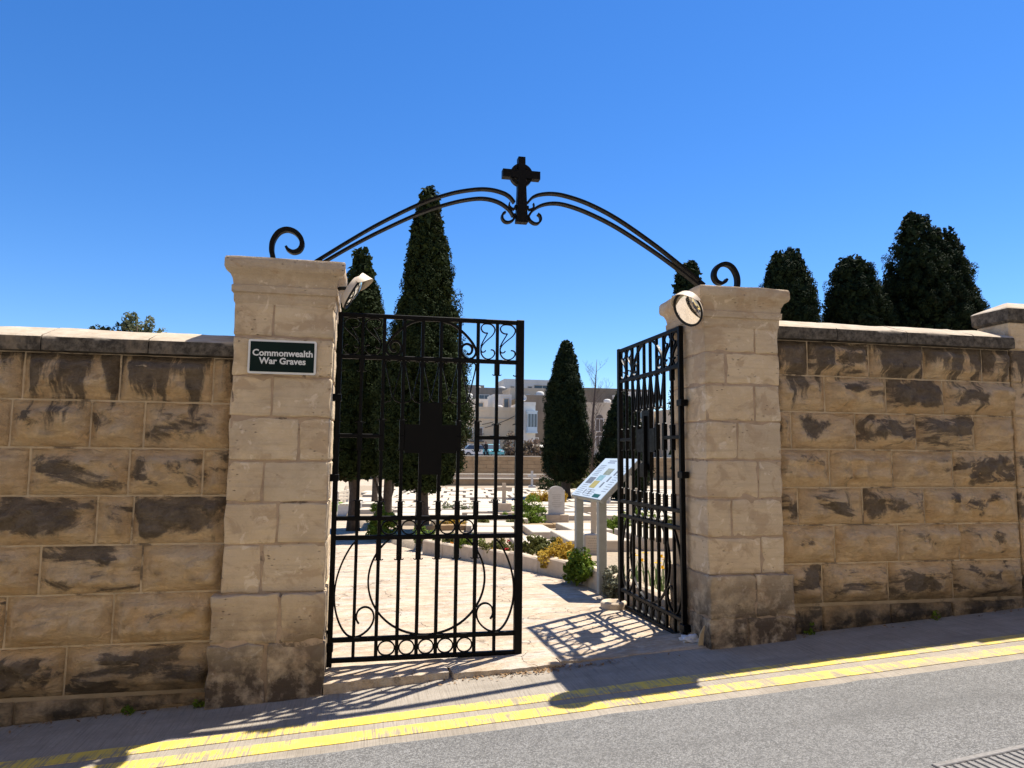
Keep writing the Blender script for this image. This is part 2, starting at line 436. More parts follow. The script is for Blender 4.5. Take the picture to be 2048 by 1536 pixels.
M['white'] = m_plain('white_paint', (.74, .74, .72), (.66, .66, .64), 6, .5, .05)
M['signgreen'] = m_plain('dark_green_enamel', (.002, .014, .012), (.0015, .010, .009), 3, .4, 0, spec=.12)
M['cream'] = m_plain('cream_plastic', (.66, .56, .43), (.58, .47, .35), 8, .55, .05)
M['rubber'] = m_plain('black_rubber', (.016, .016, .016), None, 9, .6, .05)
M['post'] = m_plain('grey_painted_steel', (.30, .315, .29), (.25, .265, .245), 14, .5, .1, spec=.4)
M['panel'] = m_plain('pale_board_print', (.62, .71, .76), (.56, .66, .72), 2.5, .35, 0, spec=.4)
M['ink_grey'] = m_plain('grey_print', (.24, .26, .28), (.10, .11, .12), 60, .4, 0)
M['ink_teal'] = m_plain('teal_print', (.30, .48, .50), (.18, .34, .36), 25, .4, 0)
M['ink_gold'] = m_plain('ochre_print', (.55, .44, .12), (.32, .30, .12), 30, .4, 0)
M['ink_olive'] = m_plain('olive_print', (.34, .36, .26), (.20, .22, .15), 30, .4, 0)
M['ink_green'] = m_plain('dark_green_print', (.03, .12, .10), None, 9, .4, 0)
M['letters'] = m_plain('carved_letter_dark', (.40, .35, .29), None, 9, .8, 0)
M['wood'] = m_plain('weathered_bench_wood', (.16, .125, .095), (.10, .08, .06), 20, .8, .3)
M['grate'] = m_plain('cast_iron_grate', (.19, .18, .175), (.12, .115, .11), 40, .55, .3, .004, spec=.5, metal=.4)
M['litter'] = m_plain('crumpled_white_plastic', (.62, .64, .68), (.5, .52, .56), 30, .35, .3)
M['splinter'] = m_plain('pale_split_wood', (.55, .43, .28), (.42, .32, .2), 30, .8, .3)
def m_mirror():
    b = NB('convex_mirror_glass', .04, .5); b.b.inputs['Metallic'].default_value = 1
    n = b.noise(b.obj(), 18, 5, .6)
    return b.done(b.mix(b.ramp(n, .4, .8), (.86, .86, .84), (.70, .69, .66)), None, b.ramp(n, .3, .75, .02, .12))
M['mirror'] = m_mirror()
def m_glass():
    b = NB('dark_window_glass', .12, .6)
    return b.done(b.mix(b.rnd(), (.035, .045, .055), (.09, .11, .13)))
M['glass'] = m_glass()

# ------------------------------------------------------------------ levels
def street(x): return -.097+.0617*x
def apron(x): return -.035+.03*max(min(x, 3.2), -.6)
def inner(x, y):
    # yard inside the gate: level near the gate, then falling gently
    t = min(max((y-.1)/2.5, 0), 1)
    z = apron(x)*(1-t)
    if y > 3: z -= .04*(min(y, 30)-3)
    return z
def bed(x, y): return inner(x, y)+.12*min(max((y-1.2)/.5, 0), 1)

# ------------------------------------------------------------------ street
def grid(name, mat, xs, ys, zf, kind='structure', smooth=True):
    b = MB(); nx, ny = len(xs), len(ys)
    b.v = [(x, y, zf(x, y)) for y in ys for x in xs]
    b.f = [(j*nx+i, j*nx+i+1, (j+1)*nx+i+1, (j+1)*nx+i) for j in range(ny-1) for i in range(nx-1)]
    o = b.build(name, mat, smooth=smooth); tag(o, kind=kind); return o
def lin(a, b, n): return [a+(b-a)*i/(n-1) for i in range(n)]
def edge_noise(x, s=1.): return .018*noise.noise((x*3.1, s, 0))+.008*noise.noise((x*11, s, 3))
# asphalt carriageway, its edge a ragged line over the concrete strip
def road():
    b = MB(); xs = [-60, -20]+lin(-6, 9, 120)+[25, 60]
    for x in xs:
        e = edge_noise(x, 5.)
        for y in (-1.265+e, -1.30+e, -2.2, -4, -8, -30):
            b.v.append((x, y, street(x)+(-.004 if y > -1.28 else .006)))
    n = 6
    b.f = [(i*n+j+1, (i+1)*n+j+1, (i+1)*n+j, i*n+j) for i in range(len(xs)-1) for j in range(n-1)]
    tag(b.build('road', M['asphalt'], smooth=True), kind='structure')
road()
grid('concrete_gutter', M['concrete'], [-60, -20]+lin(-6, 9, 80)+[25, 60], [-1.6, -1.2, -.8, -.5, -.2, .0], lambda x, y: street(x)-(.012 if y < -1.5 else 0))
for nm, y0, y1, lab in (('upper', -.825, -.950, 0), ('lower', -1.045, -1.180, 1)):
    b = MB(); xs = [-20, -12]+lin(-6, 9, 140)+[18, 30]
    for x in xs:
        e0 = .006*noise.noise((x*6, 1+lab, 0)); e1 = .006*noise.noise((x*6, 4+lab, 0))
        ym = (y0+y1)/2
        b.v += [(x, y, street(x)+dz) for y, dz in ((y1+e1-.001, -.004), (y1+e1, .004), (ym, .004), (y0+e0, .004), (y0+e0+.001, -.004))]
    b.f = [(i*5+j, (i+1)*5+j, (i+1)*5+j+1, i*5+j+1) for i in range(len(xs)-1) for j in range(4)]
    tag(b.build('yellow_line', M['yellow']), kind='structure')

# drain grate in the road, lower right
def drain():
    g = empty('drain_grate', (2.62, -2.36, street(2.62)+.008), math.atan(.0617)*0)
    g.rotation_euler = (0, -math.atan(.0617), R(4))
    tag(g, 'rusty cast iron drain grate set in the asphalt road', 'drain')
    f = MB(); L, Wd = 1.6, .42
    f.cbox(-.03, L, -.035, 0, -.04, .006); f.cbox(-.03, L, -Wd, -Wd+.035, -.04, .006)
    f.cbox(-.03, 0, -Wd+.035, -.035, -.04, .006); f.build('frame', M['grate'], g)
    MB().box(0, L, -Wd+.036, -.036, -.06, -.035).build('channel', M['rubber'], g)
    me = None
    for i in range(38):
        if me is None:
            b = MB(); b.cbox(0, .024, -Wd+.04, -.04, -.03, .004, .003); me = b.mesh('slat'); me.materials.append(M['grate'])
        link_mesh('slat', me, None, g, (.008+i*.042, 0, 0))
    b = MB(); b.cbox(0, L, -Wd/2-.012, -Wd/2+.012, -.028, .0055, .003); b.build('rib', M['grate'], g)
drain()

# ------------------------------------------------------------------ yard ground
def yard():
    xs = [-60, -30, -16, -9]+lin(-6, 10, 41)+[12, 16, 22, 30, 45, 70, 120]; ys = lin(-.18, 3, 20)+lin(3.5, 30, 40)+[34, 40, 50, 60, 72]
    grid('ground', M['path'], xs, ys, lambda x, y: inner(x, y)+(.006*noise.noise((x*2.2, y*2.2, 0)) if y < 8 else 0))
yard()
# raised grave beds as one raised sheet bounded by the kerb line
KERB = [(2.66, .55), (2.64, 1.6), (2.60, 2.2), (2.55, 2.9), (2.40, 3.4), (2.13, 4.22), (1.54, 5.55), (1.01, 6.53)]
def bed_edge(y):
    pts = KERB+[(.55, 8.2), (.15, 11), (-.3, 16), (-.9, 24), (-1.5, 48)]
    for (x0, y0), (x1, y1) in zip(pts, pts[1:]):
        if y <= y1: return x0+(x1-x0)*max(0, (y-y0)/(y1-y0))
    return pts[-1][0]
def beds():
    ys = lin(.55, 7, 30)+lin(7.5, 30, 40)+[36, 42, 51.7]; b = MB(); xs = [0, .08, .2, .6, 1.2, 2, 3, 4.5, 6.5, 9, 12, 16, 22, 30, 45]
    for y in ys:
        e = bed_edge(y)+.06
        for i, d in enumerate(xs):
            x = e+d; b.v.append((x, y, bed(x, y)-(0.16 if i == 0 else 0)+(.02*noise.noise((x*2, y*2, 1)) if i else 0)))
    n = len(xs)
    b.f = [(j*n+i, j*n+i+1, (j+1)*n+i+1, (j+1)*n+i) for j in range(len(ys)-1) for i in range(n-1)]
    tag(b.build('grave_bed', M['gravel'], smooth=True), kind='structure')
beds()

# rough threshold stones at the gate
def rough_stone(name, x0, x1, y0, y1, z0, z1, mat, parent, seed, amp=.018, n=10):
    # a worn slab: closed box with a wavy top and ragged edges
    rnd = lambda p: noise.noise(Vector(p)*3.1+Vector((seed*7.7, seed*3.3, seed)))
    nx = max(4, int((x1-x0)*n*1.6)); ny = max(4, int((y1-y0)*n*1.6)); b = MB()
    def pt(i, j, top):
        x = x0+(x1-x0)*i/nx; y = y0+(y1-y0)*j/ny
        e = (i in (0, nx))+(j in (0, ny))
        x += amp*1.2*rnd((x, y, 5)); y += amp*1.6*rnd((x, y, 9))
        x += amp*.5*noise.noise((x*19, y*19, seed)) if e else 0; y += amp*.9*noise.noise((x*17, y*17, seed+3)) if e else 0
        z = (z1(x) if callable(z1) else z1)+amp*.16*rnd((x*2.6, y*2.6, 1))+.003*noise.noise((x*14, y*14, seed))-(.007 if e else 0) if top else (z0(x) if callable(z0) else z0)
        return (x, y, z)
    W = nx+1
    b.v = [pt(i, j, True) for j in range(ny+1) for i in range(W)]
    b.f = [(j*W+i, j*W+i+1, (j+1)*W+i+1, (j+1)*W+i) for j in range(ny) for i in range(nx)]
    per = [(i, 0) for i in range(nx)]+[(nx, j) for j in range(ny)]+[(i, ny) for i in range(nx, 0, -1)]+[(0, j) for j in range(ny, 0, -1)]
    s = len(b.v)
    for i, j in per: b.v.append(pt(i, j, False))
    m = len(per)
    for k in range(m):
        a = per[k]; c = per[(k+1) % m]
        b.f.append((s+k, s+(k+1) % m, c[1]*W+c[0], a[1]*W+a[0]))
    return b.build(name, mat, parent, angle=42)
th = empty('threshold', (0, 0, 0)); tag(th, 'worn pale stone threshold with ragged edge under the gates', 'threshold')
for k, (xa, xb, ya, yb) in enumerate([(-.22, .62, -.31, .14), (.626, 1.40, -.33, .13), (1.406, 2.53, -.27, .13)]):
    rough_stone('stone', xa, xb, ya, yb, lambda x: street(x)-.05, lambda x: max(apron(x)+.008, street(x)+.012), M['path'], th, k+1, .02, 24)

# ------------------------------------------------------------------ walls
random.seed(7)
def rock_block(x0, x1, z0, z1, yf, mat, parent, seed, amp=.045, name='block', gap=.007, z0r=None):
    """rock-faced block; its origin sits at the block centre. z0r: lower right z when the foot follows the street"""
    cx, cz = (x0+x1)/2, (z0+z1)/2; x0 += gap; x1 -= gap; z0 += gap; z1 -= gap
    if z0r is None: z0r = z0
    nx = max(6, int((x1-x0)/.026)); nz = max(5, int((z1-z0)/.024)); b = MB(); sv = Vector((seed*5.13, seed*2.71, seed*1.37))
    for j in range(nz+1):
        for i in range(nx+1):
            u, v = i/nx, j/nz
            x = x0+(x1-x0)*u; zb = z0+(z0r-z0)*u; z = zb+(z1-zb)*v
            m = min(u*(x1-x0), (1-u)*(x1-x0), v*(z1-z0), (1-v)*(z1-z0))
            e = min(1, max(0, (m-.012)/.065)); e = e*e*(3-2*e)
            p = Vector((x, 0, z))
            big = noise.noise(p*3.0+sv); mid = noise.ridged_multi_fractal(p*7+sv, 1, 2, 4, 1, 2)*.22; sm = noise.noise(p*22+sv)
            fl = noise.noise(p*9+sv*3); d = amp*e*(.6+.75*big+.6*mid+.22*sm+.35*(1 if fl > .12 else 0))
            wob = .004*noise.noise(p*14+sv*2)
            if m < 1e-6: d += wob
            b.v.append((x-cx+(wob if i in (0, nx) else 0), -max(d, -.006), z-cz+(wob if j in (0, nz) else 0)))
    W = nx+1
    b.f = [(j*W+i, j*W+i+1, (j+1)*W+i+1, (j+1)*W+i) for j in range(nz) for i in range(nx)]
    per = [(i, 0) for i in range(nx)]+[(nx, j) for j in range(nz)]+[(i, nz) for i in range(nx, 0, -1)]+[(0, j) for j in range(nz, 0, -1)]
    s = len(b.v)
    for i, j in per:
        q = b.v[j*W+i]; b.v.append((q[0], .06, q[2]))
    m = len(per)
    for k in range(m):
        a = per[k]; c = per[(k+1) % m]; b.f.append((s+k, s+(k+1) % m, c[1]*W+c[0], a[1]*W+a[0]))
    return b.build(name, mat, parent, smooth=True, loc=(cx, yf, cz))
def coping_stone(x0, x1, zb, parent, seed, hf=.10, ridge=.13, yf=-.27, yr=.0, yb=.24):
    n = 10; rings = []; cx = (x0+x1)/2
    for i in range(n+1):
        x = x0+.003+(x1-x0-.006)*i/n
        k = lambda a, q: a*noise.noise((x*5+seed, q*3.3, seed))
        rings.append([(x-cx, yf+k(.006, 1), k(.004, 2)), (x-cx, yf-.004+k(.008, 3), hf*.5), (x-cx, yf+k(.008, 4), hf-.012), (x-cx, yf+.014+k(.005, 5), hf+k(.006, 6)),
                      (x-cx, yr, hf+ridge+k(.01, 7)), (x-cx, yb, hf), (x-cx, yb, 0)])
    b = MB(); b.loft([r[::-1] for r in rings])
    return b.build('coping_stone', M['coping'], parent, loc=(cx, 0, zb), angle=35)

def wall(name, label, X0, X1, courses, joints, mat, coptop, ridge, auto=(), foot_fn=street, hf=.1):
    w_ = empty(name, ((X0+X1)/2, -.1, street((X0+X1)/2))); tag(w_, label, 'wall')
    ox, oy, oz = w_.location
    def P_(o): o.location = (o.location[0]-ox, o.location[1]-oy, o.location[2]-oz); return o
    core = MB()
    n = 12
    rings = []
    for i in range(n+1):
        x = X0+(X1-X0)*i/n; zb = street(x)-.3
        rings.append([(x, -.196, zb), (x, -.196, courses[0]+.001), (x, .17, courses[0]+.001), (x, .17, zb)])
    core.loft([r[::-1] for r in rings]); P_(core.build('mortar_core', M['mortar'], w_))
    sd_ = hash_seed(name)
    for r in range(len(courses)):
        zt = courses[r]; js = joints[r]
        for k in range(len(js)-1):
            xa, xb = js[k], js[k+1]
            if r < len(courses)-1:
                P_(rock_block(xa, xb, courses[r+1], zt, -.200, mat, w_, sd_+r*13+k*3.7, amp=.08))
            else:      # footing course follows the street
                P_(rock_block(xa, xb, street(xa)-.02, zt-.012, -.212, mat, w_, sd_+r*13+k*3.7, amp=.026, name='footing_block', gap=.009, z0r=street(xb)-.02))
    x = X0; k = 0; random.seed(int(sd_))
    while x < X1-.05:
        L = random.uniform(.5, .66); xe = min(X1, x+L)
        if X1-xe < .25: xe = X1
        P_(coping_stone(x, xe, courses[0]+.004, w_, sd_+k*2.3, hf, ridge)); x = xe; k += 1
    return w_
def hash_seed(s): return sum(ord(c)*(i+1) for i, c in enumerate(s)) % 97
import itertools
def extend(js, lo, hi, rnd):
    js = list(js); 
    while js[0] > lo+.2: js.insert(0, max(lo, js[0]-rnd.uniform(.45, .72)))
    js[0] = lo
    while js[-1] < hi-.2: js.append(min(hi, js[-1]+rnd.uniform(.42, .6)))
    js[-1] = hi; return js
# joint positions along the lower wall (metres), read course by course
rr = random.Random(3)
def pxL(v): return [-2.185+ (u/1000.)*2.77*(1+.11*u/1000.) for u in v]    # street-side run left of the gate
LJ = [[3,205,402],[150,262],[30,236,390],[176,250],[67,275],[5,222],[133],[38,218]]
LE = -.885
LJm = [extend([*pxL(v), LE if r < 5 else LE-.03], -5.2, LE if r < 5 else LE-.03, rr) for r, v in enumerate(LJ)]
lw = wall('stone_wall', 'lower rock-faced stone wall left of the pillar with the sign', -5.2, LE, [2.112,1.80,1.49,1.18,.865,.555,.235,-.07], LJm, M['rock_l'], 2.2, .085)
# right run: pixel columns to metres on the wall face
def pxR(v): return [3.17+(u-1565)*.004365*(1+.00024*(u-1565)) for u in v]
RJ = [[1640,1762,1868,1983],[1672,1793,1904,2015],[1603,1730,1848,1960],[1677,1800,1916,2024],[1612,1739,1858,2004],[1682,1805,1921,2033],[1655,1782,1905,2016],[1652,1783,1899,2017]]
RS = 3.18
RJm = [extend([RS if r < 6 else RS+.04, *pxR(v)], RS if r < 6 else RS+.04, 5.46, rr) for r, v in enumerate(RJ)]
rw = wall('stone_wall', 'taller rock-faced stone wall between the right gate pillar and the end pier', RS, 5.46, [2.42,2.135,1.84,1.54,1.235,.94,.64,.33], RJm, M['rock_r'], 2.45, .09, hf=.105)
for c in rw.children:
    pass

# end pier at the right
def pier():
    p = empty('stone_pier', (5.80, -.05, street(5.8))); tag(p, 'stone pier with a sloped cap where the right wall ends', 'pier')
    ox, oy, oz = p.location
    def P_(o): o.location = (o.location[0]-ox, o.location[1]-oy, o.location[2]-oz); return o
    P_(MB().box(5.47, 6.13, -.205, .115, street(5.5)-.2, 2.66).build('mortar_core', M['mortar'], p))
    zs = [2.67, 2.42, 2.135, 1.84, 1.54, 1.235, .94, .64, .33, street(5.8)-.05]
    for i in range(len(zs)-1):
        zt, zb = zs[i], zs[i+1]; cut = 5.47+(.30 if i % 2 else .38)
        for xa, xb in ((5.462, cut), (cut, 6.138)):
            b = MB(); cx, cz = (xa+xb)/2, (zt+zb)/2
            b.cbox(xa-cx+.003, xb-cx-.003, -.165, .165, zb-cz+.003, zt-cz-.003, .012); P_(b.build('block', M['rock_r'] if i else M['ashlar'], p, loc=(cx, -.055, cz)))
    cb = MB(); prof = [(-.0, 2.665), (.02, 2.685), (.024, 2.785), (.012, 2.797)]
    rings = []
    for o, z in prof: rings.append([(5.46-o, -.22-o, z), (6.14+o, -.22-o, z), (6.14+o, .12+o, z), (5.46-o, .12+o, z)])
    rings.append([(5.62, -.07, 2.875), (5.98, -.07, 2.875), (5.98, -.03, 2.875), (5.62, -.03, 2.875)])
    cb.loft(rings); P_(cb.build('cap', M['coping'], p))
pier()
rr2 = random.Random(9)
XJ = [extend([6.14], 6.14, 9.0, rr2) for _ in range(8)]
wall('stone_wall', 'short run of rock-faced wall beyond the end pier', 6.14, 9.0, [2.42,2.135,1.84,1.54,1.235,.94,.66,.48], XJ, M['rock_r'], 2.45, .09, hf=.105)

# ------------------------------------------------------------------ gate pillars
def pillar(name, label, x0, x1, courses, cuts, zplinth, capz, seed):
    p = empty(name, ((x0+x1)/2, .02, street((x0+x1)/2))); tag(p, label, 'pillar')
    ox, oy, oz = p.location
    def P_(o): o.location = (o.location[0]-ox, o.location[1]-oy, o.location[2]-oz); return o
    Y0, Y1 = -.30, .34; rn = random.Random(seed)
    P_(MB().box(x0+.006, x1-.006, Y0+.006, Y1-.006, zplinth-.05, capz+.05).build('mortar_core', M['mortar2'], p))
    def ashlar(xa, xb, ya, yb, za, zb, mat, nm='block', amp=.0035, sdv=0):
        # dressed block with slightly eroded faces and arrises
        cx, cy, cz = (xa+xb)/2, (ya+yb)/2, (za+zb)/2
        bm = bmesh.new(); bmesh.ops.create_cube(bm, size=1)
        for v in bm.verts: v.co = Vector((v.co.x*(xb-xa), v.co.y*(yb-ya), v.co.z*(zb-za)))
        bmesh.ops.bevel(bm, geom=bm.edges[:]+bm.verts[:], offset=.011, segments=2, affect='EDGES', profile=.6)
        for ax in range(3):
            nrm = Vector((0, 0, 0)); nrm[ax] = 1
            lo = (-(xb-xa)/2, -(yb-ya)/2, -(zb-za)/2)[ax]; n_ = max(2, int(-2*lo/.05))
            for k in range(1, n_):
                c = Vector((0, 0, 0)); c[ax] = lo-2*lo*k/n_
                bmesh.ops.bisect_plane(bm, geom=bm.verts[:]+bm.edges[:]+bm.faces[:], plane_co=c, plane_no=nrm)
        s3 = Vector((sdv*3.1, sdv*1.9, sdv*.7))
        for v in bm.verts:
            q = v.co+Vector((cx, cy, cz)); edge = (abs(abs(v.co.x)-(xb-xa)/2) < .02)+(abs(abs(v.co.z)-(zb-za)/2) < .02)+(abs(abs(v.co.y)-(yb-ya)/2) < .02)
            a = amp*(1.0 if edge < 2 else 3.0)
            v.co += Vector((noise.noise(q*9+s3), noise.noise(q*9+s3*2), noise.noise(q*9+s3*3)))*a
            if edge >= 2: v.co *= 1-.014*max(0, noise.noise(q*7+s3)-.1)
        me = bpy.data.meshes.new(nm); bm.to_mesh(me); bm.free()
        me.polygons.foreach_set('use_smooth', [True]*len(me.polygons))
        return P_(link_mesh(nm, me, mat, p, (cx, cy, cz)))
    g = .006
    for i in range(len(courses)-1):
        zt, zb = courses[i], courses[i+1]; c = cuts[i]; o = rn.uniform(-.003, .003)
        ashlar(x0, c-g, Y0+o, Y1, zb+g, zt-g, M['ashlar'], sdv=seed+i)
        ashlar(c+g, x1, Y0-o*.7, Y1, zb+g, zt-g, M['ashlar'], sdv=seed+i+20)
    # plinth
    q = .045; ql = .012 if x0 > 0 else .05; qr = .05 if x0 > 0 else .012; zg = min(street(x0), street(x1))-.12; zm = zplinth-.31; zm2 = zplinth-.6
    P_(MB().box(x0-ql+.006, x1+qr-.006, Y0-q+.008, Y1+q-.008, zg, zplinth-.02).build('mortar_core', M['mortar2'], p))
    cx = (x0+x1)/2
    ashlar(x0-ql, cx+.05-g, Y0-q, Y1+q, zm+g, zplinth, M['plinth'], 'plinth_block', .006, seed+40)
    ashlar(cx+.05+g, x1+qr, Y0-q, Y1+q, zm+g, zplinth, M['plinth'], 'plinth_block', .006, seed+41)
    ashlar(x0-ql-.004, cx-.03, Y0-q-.004, Y1+q, zg, zm-g, M['plinth'], 'plinth_block', .008, seed+42)
    ashlar(cx-.03+2*g, x1+qr+.004, Y0-q-.004, Y1+q, zg, zm-g, M['plinth'], 'plinth_block', .008, seed+43)
    # moulded capital: lofted square rings, ragged arrises
    prof = [(.0, -.02), (.012, 0), (.014, .055), (.034, .062), (.036, .105), (.022, .112), (.030, .15), (.052, .185), (.085, .205), (.098, .225), (.100, .278), (.090, .296), (.0, .312)]
    N_ = 14; rings = []
    for d, z in prof:
        d *= .70; ring = []
        cs = [(x0-d, Y0-d), (x1+d, Y0-d), (x1+d, Y1+d), (x0-d, Y1+d)]
        for k in range(4):
            a, b_ = cs[k], cs[(k+1) % 4]
            for t in range(N_):
                x = a[0]+(b_[0]-a[0])*t/N_; y = a[1]+(b_[1]-a[1])*t/N_
                e = Vector((x, y, z))*8+Vector((seed, 0, seed)); am = .004+(.007 if d > .055 else 0)
                chip = .012*max(0, noise.noise(e*1.7)-.25) if d > .055 else 0
                n1_ = noise.noise(e)
                ring.append((x+am*n1_-(chip if k == 1 else 0), y+am*noise.noise(e*1.3)+(chip if k == 0 else 0), capz+z+am*.7*noise.noise(e*.8)))
        rings.append(ring)
    cb = MB(); cb.loft(rings); P_(cb.build('capital', M['capital'], p, angle=38))
    return p
PL = pillar('gate_pillar', 'stone gate pillar carrying the green sign, left of the opening', -.888, -.238,
            [2.50,2.255,1.985,1.71,1.415,1.14,.865,.545], [-.635,-.42,-.625,-.44,-.66,-.555,-.645], .545, 2.495, 11)
PR = pillar('gate_pillar', 'stone gate pillar with the front-facing round mirror, right of the opening', 2.552, 3.182,
            [2.50,2.28,2.03,1.745,1.45,1.155,.865,.585], [2.975,2.725,2.965,2.81,2.98,2.75,2.99], .585, 2.495, 29)

# ------------------------------------------------------------------ sign
def text_mesh(name, body, size, mat, parent, loc, rot, bold=.0, align='CENTER', ext=.0006, space=1.):
    cu = bpy.data.curves.new(name, 'FONT'); cu.body = body; cu.size = size; cu.align_x = align; cu.align_y = 'CENTER'
    cu.extrude = ext; cu.offset = bold; cu.resolution_u = 3; cu.space_character = space
    tmp = bpy.data.objects.new(name+'_tmp', cu); col.objects.link(tmp)
    dg = bpy.context.evaluated_depsgraph_get()
    me = bpy.data.meshes.new_from_object(tmp.evaluated_get(dg)); me.name = name
    bpy.data.objects.remove(tmp); me.materials.clear(); me.materials.append(mat)
    o = link_mesh(name, me, None, parent, loc); o.rotation_euler = rot; return o
def rrect(x0, x1, z0, z1, r, y0, y1, n=5):
    pts = []
    for cx, cz, a0 in ((x1-r, z1-r, 0), (x0+r, z1-r, 90), (x0+r, z0+r, 180), (x1-r, z0+r, 270)):
        for k in range(n+1):
            a = R(a0+90*k/n); pts.append((cx+r*math.cos(a), cz+r*math.sin(a)))
    b = MB(); b.loft([[(x, y1, z) for x, z in pts], [(x, y0, z) for x, z in pts]]); return b
sg = empty('sign', (-.565, -.316, 2.116)); tag(sg, 'small dark green sign with white border reading Commonwealth War Graves', 'sign')
rrect(-.222, .222, -.116, .116, .014, -.010, .006).build('border', M['white'], sg)
rrect(-.208, .208, -.102, .102, .004, -.0125, -.0098).build('panel', M['signgreen'], sg)
text_mesh('lettering', 'Commonwealth', .0605, M['white'], sg, (.003, -.0132, .024), (R(90), 0, 0), .0017)
text_mesh('lettering', 'War Graves', .0605, M['white'], sg, (.003, -.0132, -.030), (R(90), 0, 0), .0017)

# ------------------------------------------------------------------ round mirrors
def mirror(label, loc, normal, up, arm):
    n = Vector(normal).normalized(); u = Vector(up); u = (u-n*u.dot(n)).normalized(); r = u.cross(n)
    T = Matrix((r, u, n)).transposed().to_4x4()
    root = empty('convex_mirror', loc); tag(root, label, 'mirror')
    rad = .132
    MB().lathe([(.03, -.055), (.09, -.045), (rad, -.012), (rad+.006, 0)], 32, T).build('shell', M['cream'], root, smooth=True)
    MB().lathe([(rad+.006, 0), (rad+.008, .010), (rad-.002, .014), (rad-.010, .006)], 32, T).build('rim', M['rubber'], root, smooth=True)
    prof = [(rad-.008-.001, .006)]+[((rad-.009)*k/8, .006+.022*(1-(k/8)**2)) for k in range(7, 0, -1)]+[(.0005, .028)]
    MB().lathe(prof, 36, T).build('mirror_face', M['mirror'], root, smooth=True)
    # hood over the upper half
    b = MB(); rings = []
    for k in range(19):
        a = R(18+144*k/18); c, s = math.cos(a), math.sin(a); out = .062*math.sin(math.pi*k/18)**.6
        q = lambda rr_, zz: tuple(T @ Vector((rr_*c, rr_*s, zz)))
        rings.append([q(rad+.009, -.015), q(rad+.014, -.015), q(rad+.014, .004+out), q(rad+.009, .004+out)])
    b.loft(rings); b.build('hood', M['cream'], root, angle=40)
    b = MB(); b.tube([tuple(-n*.05), tuple(Vector(arm)*.6-n*.03), tuple(Vector(arm))], .014, 8); b.build('bracket', M['rubber'], root, smooth=True)
    return root
mirror('round convex mirror with cream hood facing the street on the right pillar', (2.415, -.31, 2.603), (-.84, -.29, -.46), (0, 0, 1), (.17, .12, .0))
mirror('round convex mirror seen edge-on beside the left pillar capital', (-.105, -.30, 2.60), (.86, .0, -.50), (0, 0, 1), (-.12, .06, .02))

